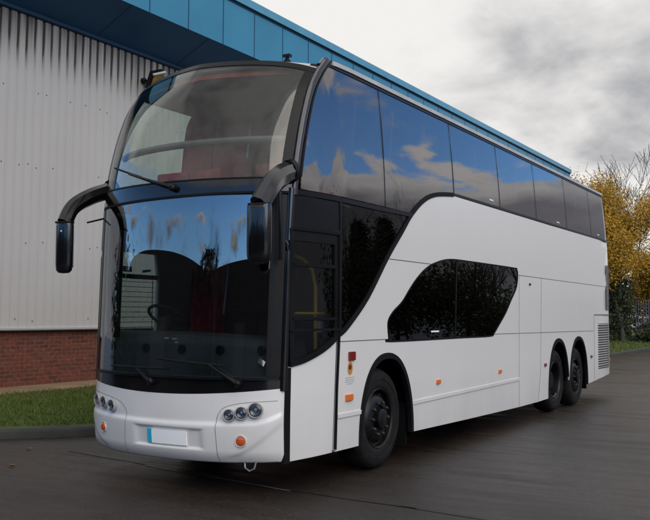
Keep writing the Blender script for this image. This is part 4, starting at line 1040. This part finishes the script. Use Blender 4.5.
# dark barrel-roofed shed across the yard, mirrored in the windscreen
def shed(label, c0, az, half, eave, rise, depth):
    c0 = Vector((*c0, 0)); d = Vector((math.sin(az), math.cos(az), 0)); ax1 = Vector((d.y, -d.x, 0)); SH = thing('shed', label, 'shed', tuple(c0))
    bm = bmesh.new(); n = 28; prof = [(-half, 0)]+[(-half*math.cos(PI*k/n), eave+rise*math.sin(PI*k/n)**.7) for k in range(n+1)]+[(half, 0)]
    A = [bm.verts.new(c0+ax1*a+Vector((0, 0, z))) for a, z in prof]; B = [bm.verts.new(c0+ax1*a+d*depth+Vector((0, 0, z))) for a, z in prof]
    bm.faces.new(A)
    for i in range(len(prof)-1): bm.faces.new((A[i], B[i], B[i+1], A[i+1]))
    bmesh.ops.recalc_face_normals(bm, faces=bm.faces); part('shed_body', bm, SHEDM, SH, smooth=False)
    bm = bmesh.new(); Rs = Matrix((ax1, d, Vector((0, 0, 1)))).transposed(); box(bm, c0+ax1*2-d*.03+Vector((0, 0, 1.5)), (4.0, .06, 3.0), Rs); part('shed_door', bm, SHEDD, SH, smooth=False)
SHEDM = simple('dark_sheeting', (.022, .022, .024), .8); SHEDD = simple('shed_door', (.05, .05, .05), .7)
shed('dark barrel-roofed shed across the yard, mirrored on the left of the lower windscreen', (-21, -24), math.radians(-141), 15.5, 5.0, 1.5, 14)
shed('wider dark barrel-roofed shed across the yard, mirrored on the right of the lower windscreen', (5.0, -31), math.radians(170), 19.5, 5.0, 1.3, 14)
# fallen leaves by the kerb
LF = leaf_mat('fallen_leaf', [(.16, .08, .03), (.28, .15, .05), (.12, .07, .03)])
rnd = random.Random(4); bm = bmesh.new(); ring_ = [(0, -.035), (.022, -.02), (.03, .0), (.018, .02), (0, .045), (-.018, .02), (-.03, 0), (-.022, -.02)]
c_ = bm.verts.new((0, 0, .006)); vs_ = [bm.verts.new((x, y, .012+.01*abs(x)/.03)) for x, y in ring_]
for i in range(8): bm.faces.new((c_, vs_[i], vs_[(i+1) % 8]))
first = None
pos = [(-4.05, 1.05), (-4.6, .75), (-3.4, 2.1), (-4.2, -.3), (-3.0, 1.75), (-2.9, -.9), (-3.3, .2)]
for i, (x, y) in enumerate(pos):
    if i == 0: o = link('fallen_leaf', bm, LF, smooth=False); first = o
    else: o = first.copy(); COL.objects.link(o)
    o.location = (x, y, .002); o.rotation_euler = (0, 0, rnd.random()*6); o.scale = (1, 1, 1)
    tag(o, 'small brown fallen leaf lying on the road around the front of the coach', 'leaf', 'fallen leaves on the road')

# ------------------------------------------------------------------ light
SUN_EL = math.radians(34); SUN_AZ = math.radians(120)   # azimuth from +Y towards +X of the direction to the sun
sdir = Vector((math.sin(SUN_AZ)*math.cos(SUN_EL), math.cos(SUN_AZ)*math.cos(SUN_EL), math.sin(SUN_EL)))
sl = bpy.data.lights.new('sun', 'SUN'); sl.energy = 1.5; sl.angle = math.radians(55); sl.color = (1, .92, .82)
so = bpy.data.objects.new('sun', sl); COL.objects.link(so); so.rotation_euler = sdir.to_track_quat('Z', 'Y').to_euler(); so.location = (0, 0, 30)
W = bpy.data.worlds.new('World'); S.world = W; W.use_nodes = True; nt = W.node_tree; N, L = nt.nodes, nt.links
bg = N['Background']; bg.inputs['Strength'].default_value = .1
sky = N.new('ShaderNodeTexSky'); sky.sky_type = 'NISHITA'; sky.sun_disc = False; sky.sun_elevation = SUN_EL; sky.sun_rotation = SUN_AZ; sky.air_density = 1.; sky.dust_density = .0; sky.ozone_density = 3.
tc = N.new('ShaderNodeTexCoord'); nv = N.new('ShaderNodeVectorMath'); nv.operation = 'NORMALIZE'; L.new(tc.outputs['Generated'], nv.inputs[0])
sp = N.new('ShaderNodeSeparateXYZ'); L.new(nv.outputs[0], sp.inputs[0])
def mth(op, a, b=None, c=None, clamp=False):
    x = N.new('ShaderNodeMath'); x.operation = op; x.use_clamp = clamp
    for i, v in enumerate((a, b, c)):
        if v is None: continue
        if isinstance(v, (int, float)): x.inputs[i].default_value = v
        else: L.new(v, x.inputs[i])
    return x.outputs[0]
def mrange(s, a, b, c, d, smooth=True):
    x = N.new('ShaderNodeMapRange'); x.interpolation_type = 'SMOOTHSTEP' if smooth else 'LINEAR'
    for i, v in enumerate((a, b, c, d)): x.inputs[i+1].default_value = v
    L.new(s, x.inputs[0]); return x.outputs[0]
zz = mth('MAXIMUM', sp.outputs['Z'], 0.); den = mth('ADD', zz, .35)
cx_ = mth('DIVIDE', sp.outputs['X'], den); cy_ = mth('DIVIDE', sp.outputs['Y'], den); cb = N.new('ShaderNodeCombineXYZ'); L.new(cx_, cb.inputs[0]); L.new(cy_, cb.inputs[1])
def wn(scale, det, off, rough=.55, vec=cb.outputs[0]):
    a = N.new('ShaderNodeVectorMath'); a.operation = 'ADD'; a.inputs[1].default_value = off; L.new(vec, a.inputs[0])
    n = N.new('ShaderNodeTexNoise'); n.inputs['Scale'].default_value = scale; n.inputs['Detail'].default_value = det; n.inputs['Roughness'].default_value = rough; n.inputs['Distortion'].default_value = .3; L.new(a.outputs[0], n.inputs['Vector']); return n.outputs['Fac']
def toward(v):
    v = Vector(v).normalized(); d = N.new('ShaderNodeVectorMath'); d.operation = 'DOT_PRODUCT'; d.inputs[1].default_value = v; L.new(nv.outputs[0], d.inputs[0]); return d.outputs['Value']
n1 = wn(3.4, 8, (3.1, 1.7, 0), .55); n2 = wn(2.6, 7, (7.3, 2.2, 1.), .5); n3 = wn(5., 7, (1.3, 9.2, 2.))
thick = mrange(toward((-.42, .90, .1)), .80, .92, 0, 1)                    # unbroken deck over the warehouse side
zn = mth('ADD', sp.outputs['Z'], mth('MULTIPLY', mth('SUBTRACT', n3, .5), .16))
low = mrange(zn, .18, .24, .46, 0)                            # a bank of cloud near the horizon
high = mrange(sp.outputs['Z'], .30, .50, 0, .40)                           # and overhead
opening = mth('MULTIPLY', mrange(toward((.42, .90, .1)), .55, .90, 0, -.10), mrange(sp.outputs['Z'], .30, .50, 1, 0))
clear = mth('MULTIPLY', mrange(toward((-.30, -.95, .1)), .15, .65, 0, -.47), mrange(sp.outputs['Z'], .24, .42, 1, 0))
cover = mrange(mth('ADD', mth('ADD', mth('ADD', n1, low), mth('ADD', high, mth('ADD', clear, opening))), mth('MULTIPLY', thick, .8)), .48, .64, 0, 1)
rain = mth('ADD', mth('MULTIPLY', mrange(toward((-.197, .921, .336)), .972, 1., 0, .21), 1.), mrange(toward((-.36, .88, .30)), .93, .99, 0, -.16))
shade = mrange(mth('ADD', mth('ADD', mth('MULTIPLY', n2, .62), mth('MULTIPLY', n3, .38)), rain), .39, .74, 0, 1)
dark_low = mth('MULTIPLY', mrange(zn, .145, .20, 1, 0), mrange(thick, 0, 1, .8, 0))
ccol = N.new('ShaderNodeMix'); ccol.data_type = 'RGBA'; ccol.inputs['A'].default_value = (9.0, 8.8, 8.6, 1); ccol.inputs['B'].default_value = (3.1, 3.2, 3.5, 1); L.new(shade, ccol.inputs['Factor'])
# brighter cloud round the hidden sun
glow = mth('MULTIPLY', mth('POWER', mth('MAXIMUM', toward(tuple(sdir)), 0.), 6.), 1.0); gl = mth('ADD', glow, 1.)
cd = N.new('ShaderNodeMix'); cd.data_type = 'RGBA'; cd.inputs['B'].default_value = (1.5, 1.5, 1.8, 1); L.new(dark_low, cd.inputs['Factor']); L.new(ccol.outputs['Result'], cd.inputs['A'])
cg = N.new('ShaderNodeVectorMath'); cg.operation = 'SCALE'; L.new(cd.outputs['Result'], cg.inputs[0]); L.new(gl, cg.inputs['Scale'])
mx = N.new('ShaderNodeMix'); mx.data_type = 'RGBA'; L.new(cover, mx.inputs['Factor']); skt = N.new('ShaderNodeVectorMath'); skt.operation = 'MULTIPLY'; skt.inputs[1].default_value = (1.35, 1.85, 2.35); L.new(sky.outputs[0], skt.inputs[0]); L.new(skt.outputs[0], mx.inputs['A']); L.new(cg.outputs[0], mx.inputs['B']); L.new(mx.outputs['Result'], bg.inputs['Color'])

S.render.engine = 'CYCLES'; S.cycles.max_bounces = 8; S.cycles.transparent_max_bounces = 24; S.cycles.caustics_reflective = False
S.view_settings.view_transform = 'Standard'; S.view_settings.look = 'None'; S.view_settings.gamma = 1; S.view_settings.exposure = 0
try: S.view_settings.use_curve_mapping = False
except Exception: pass
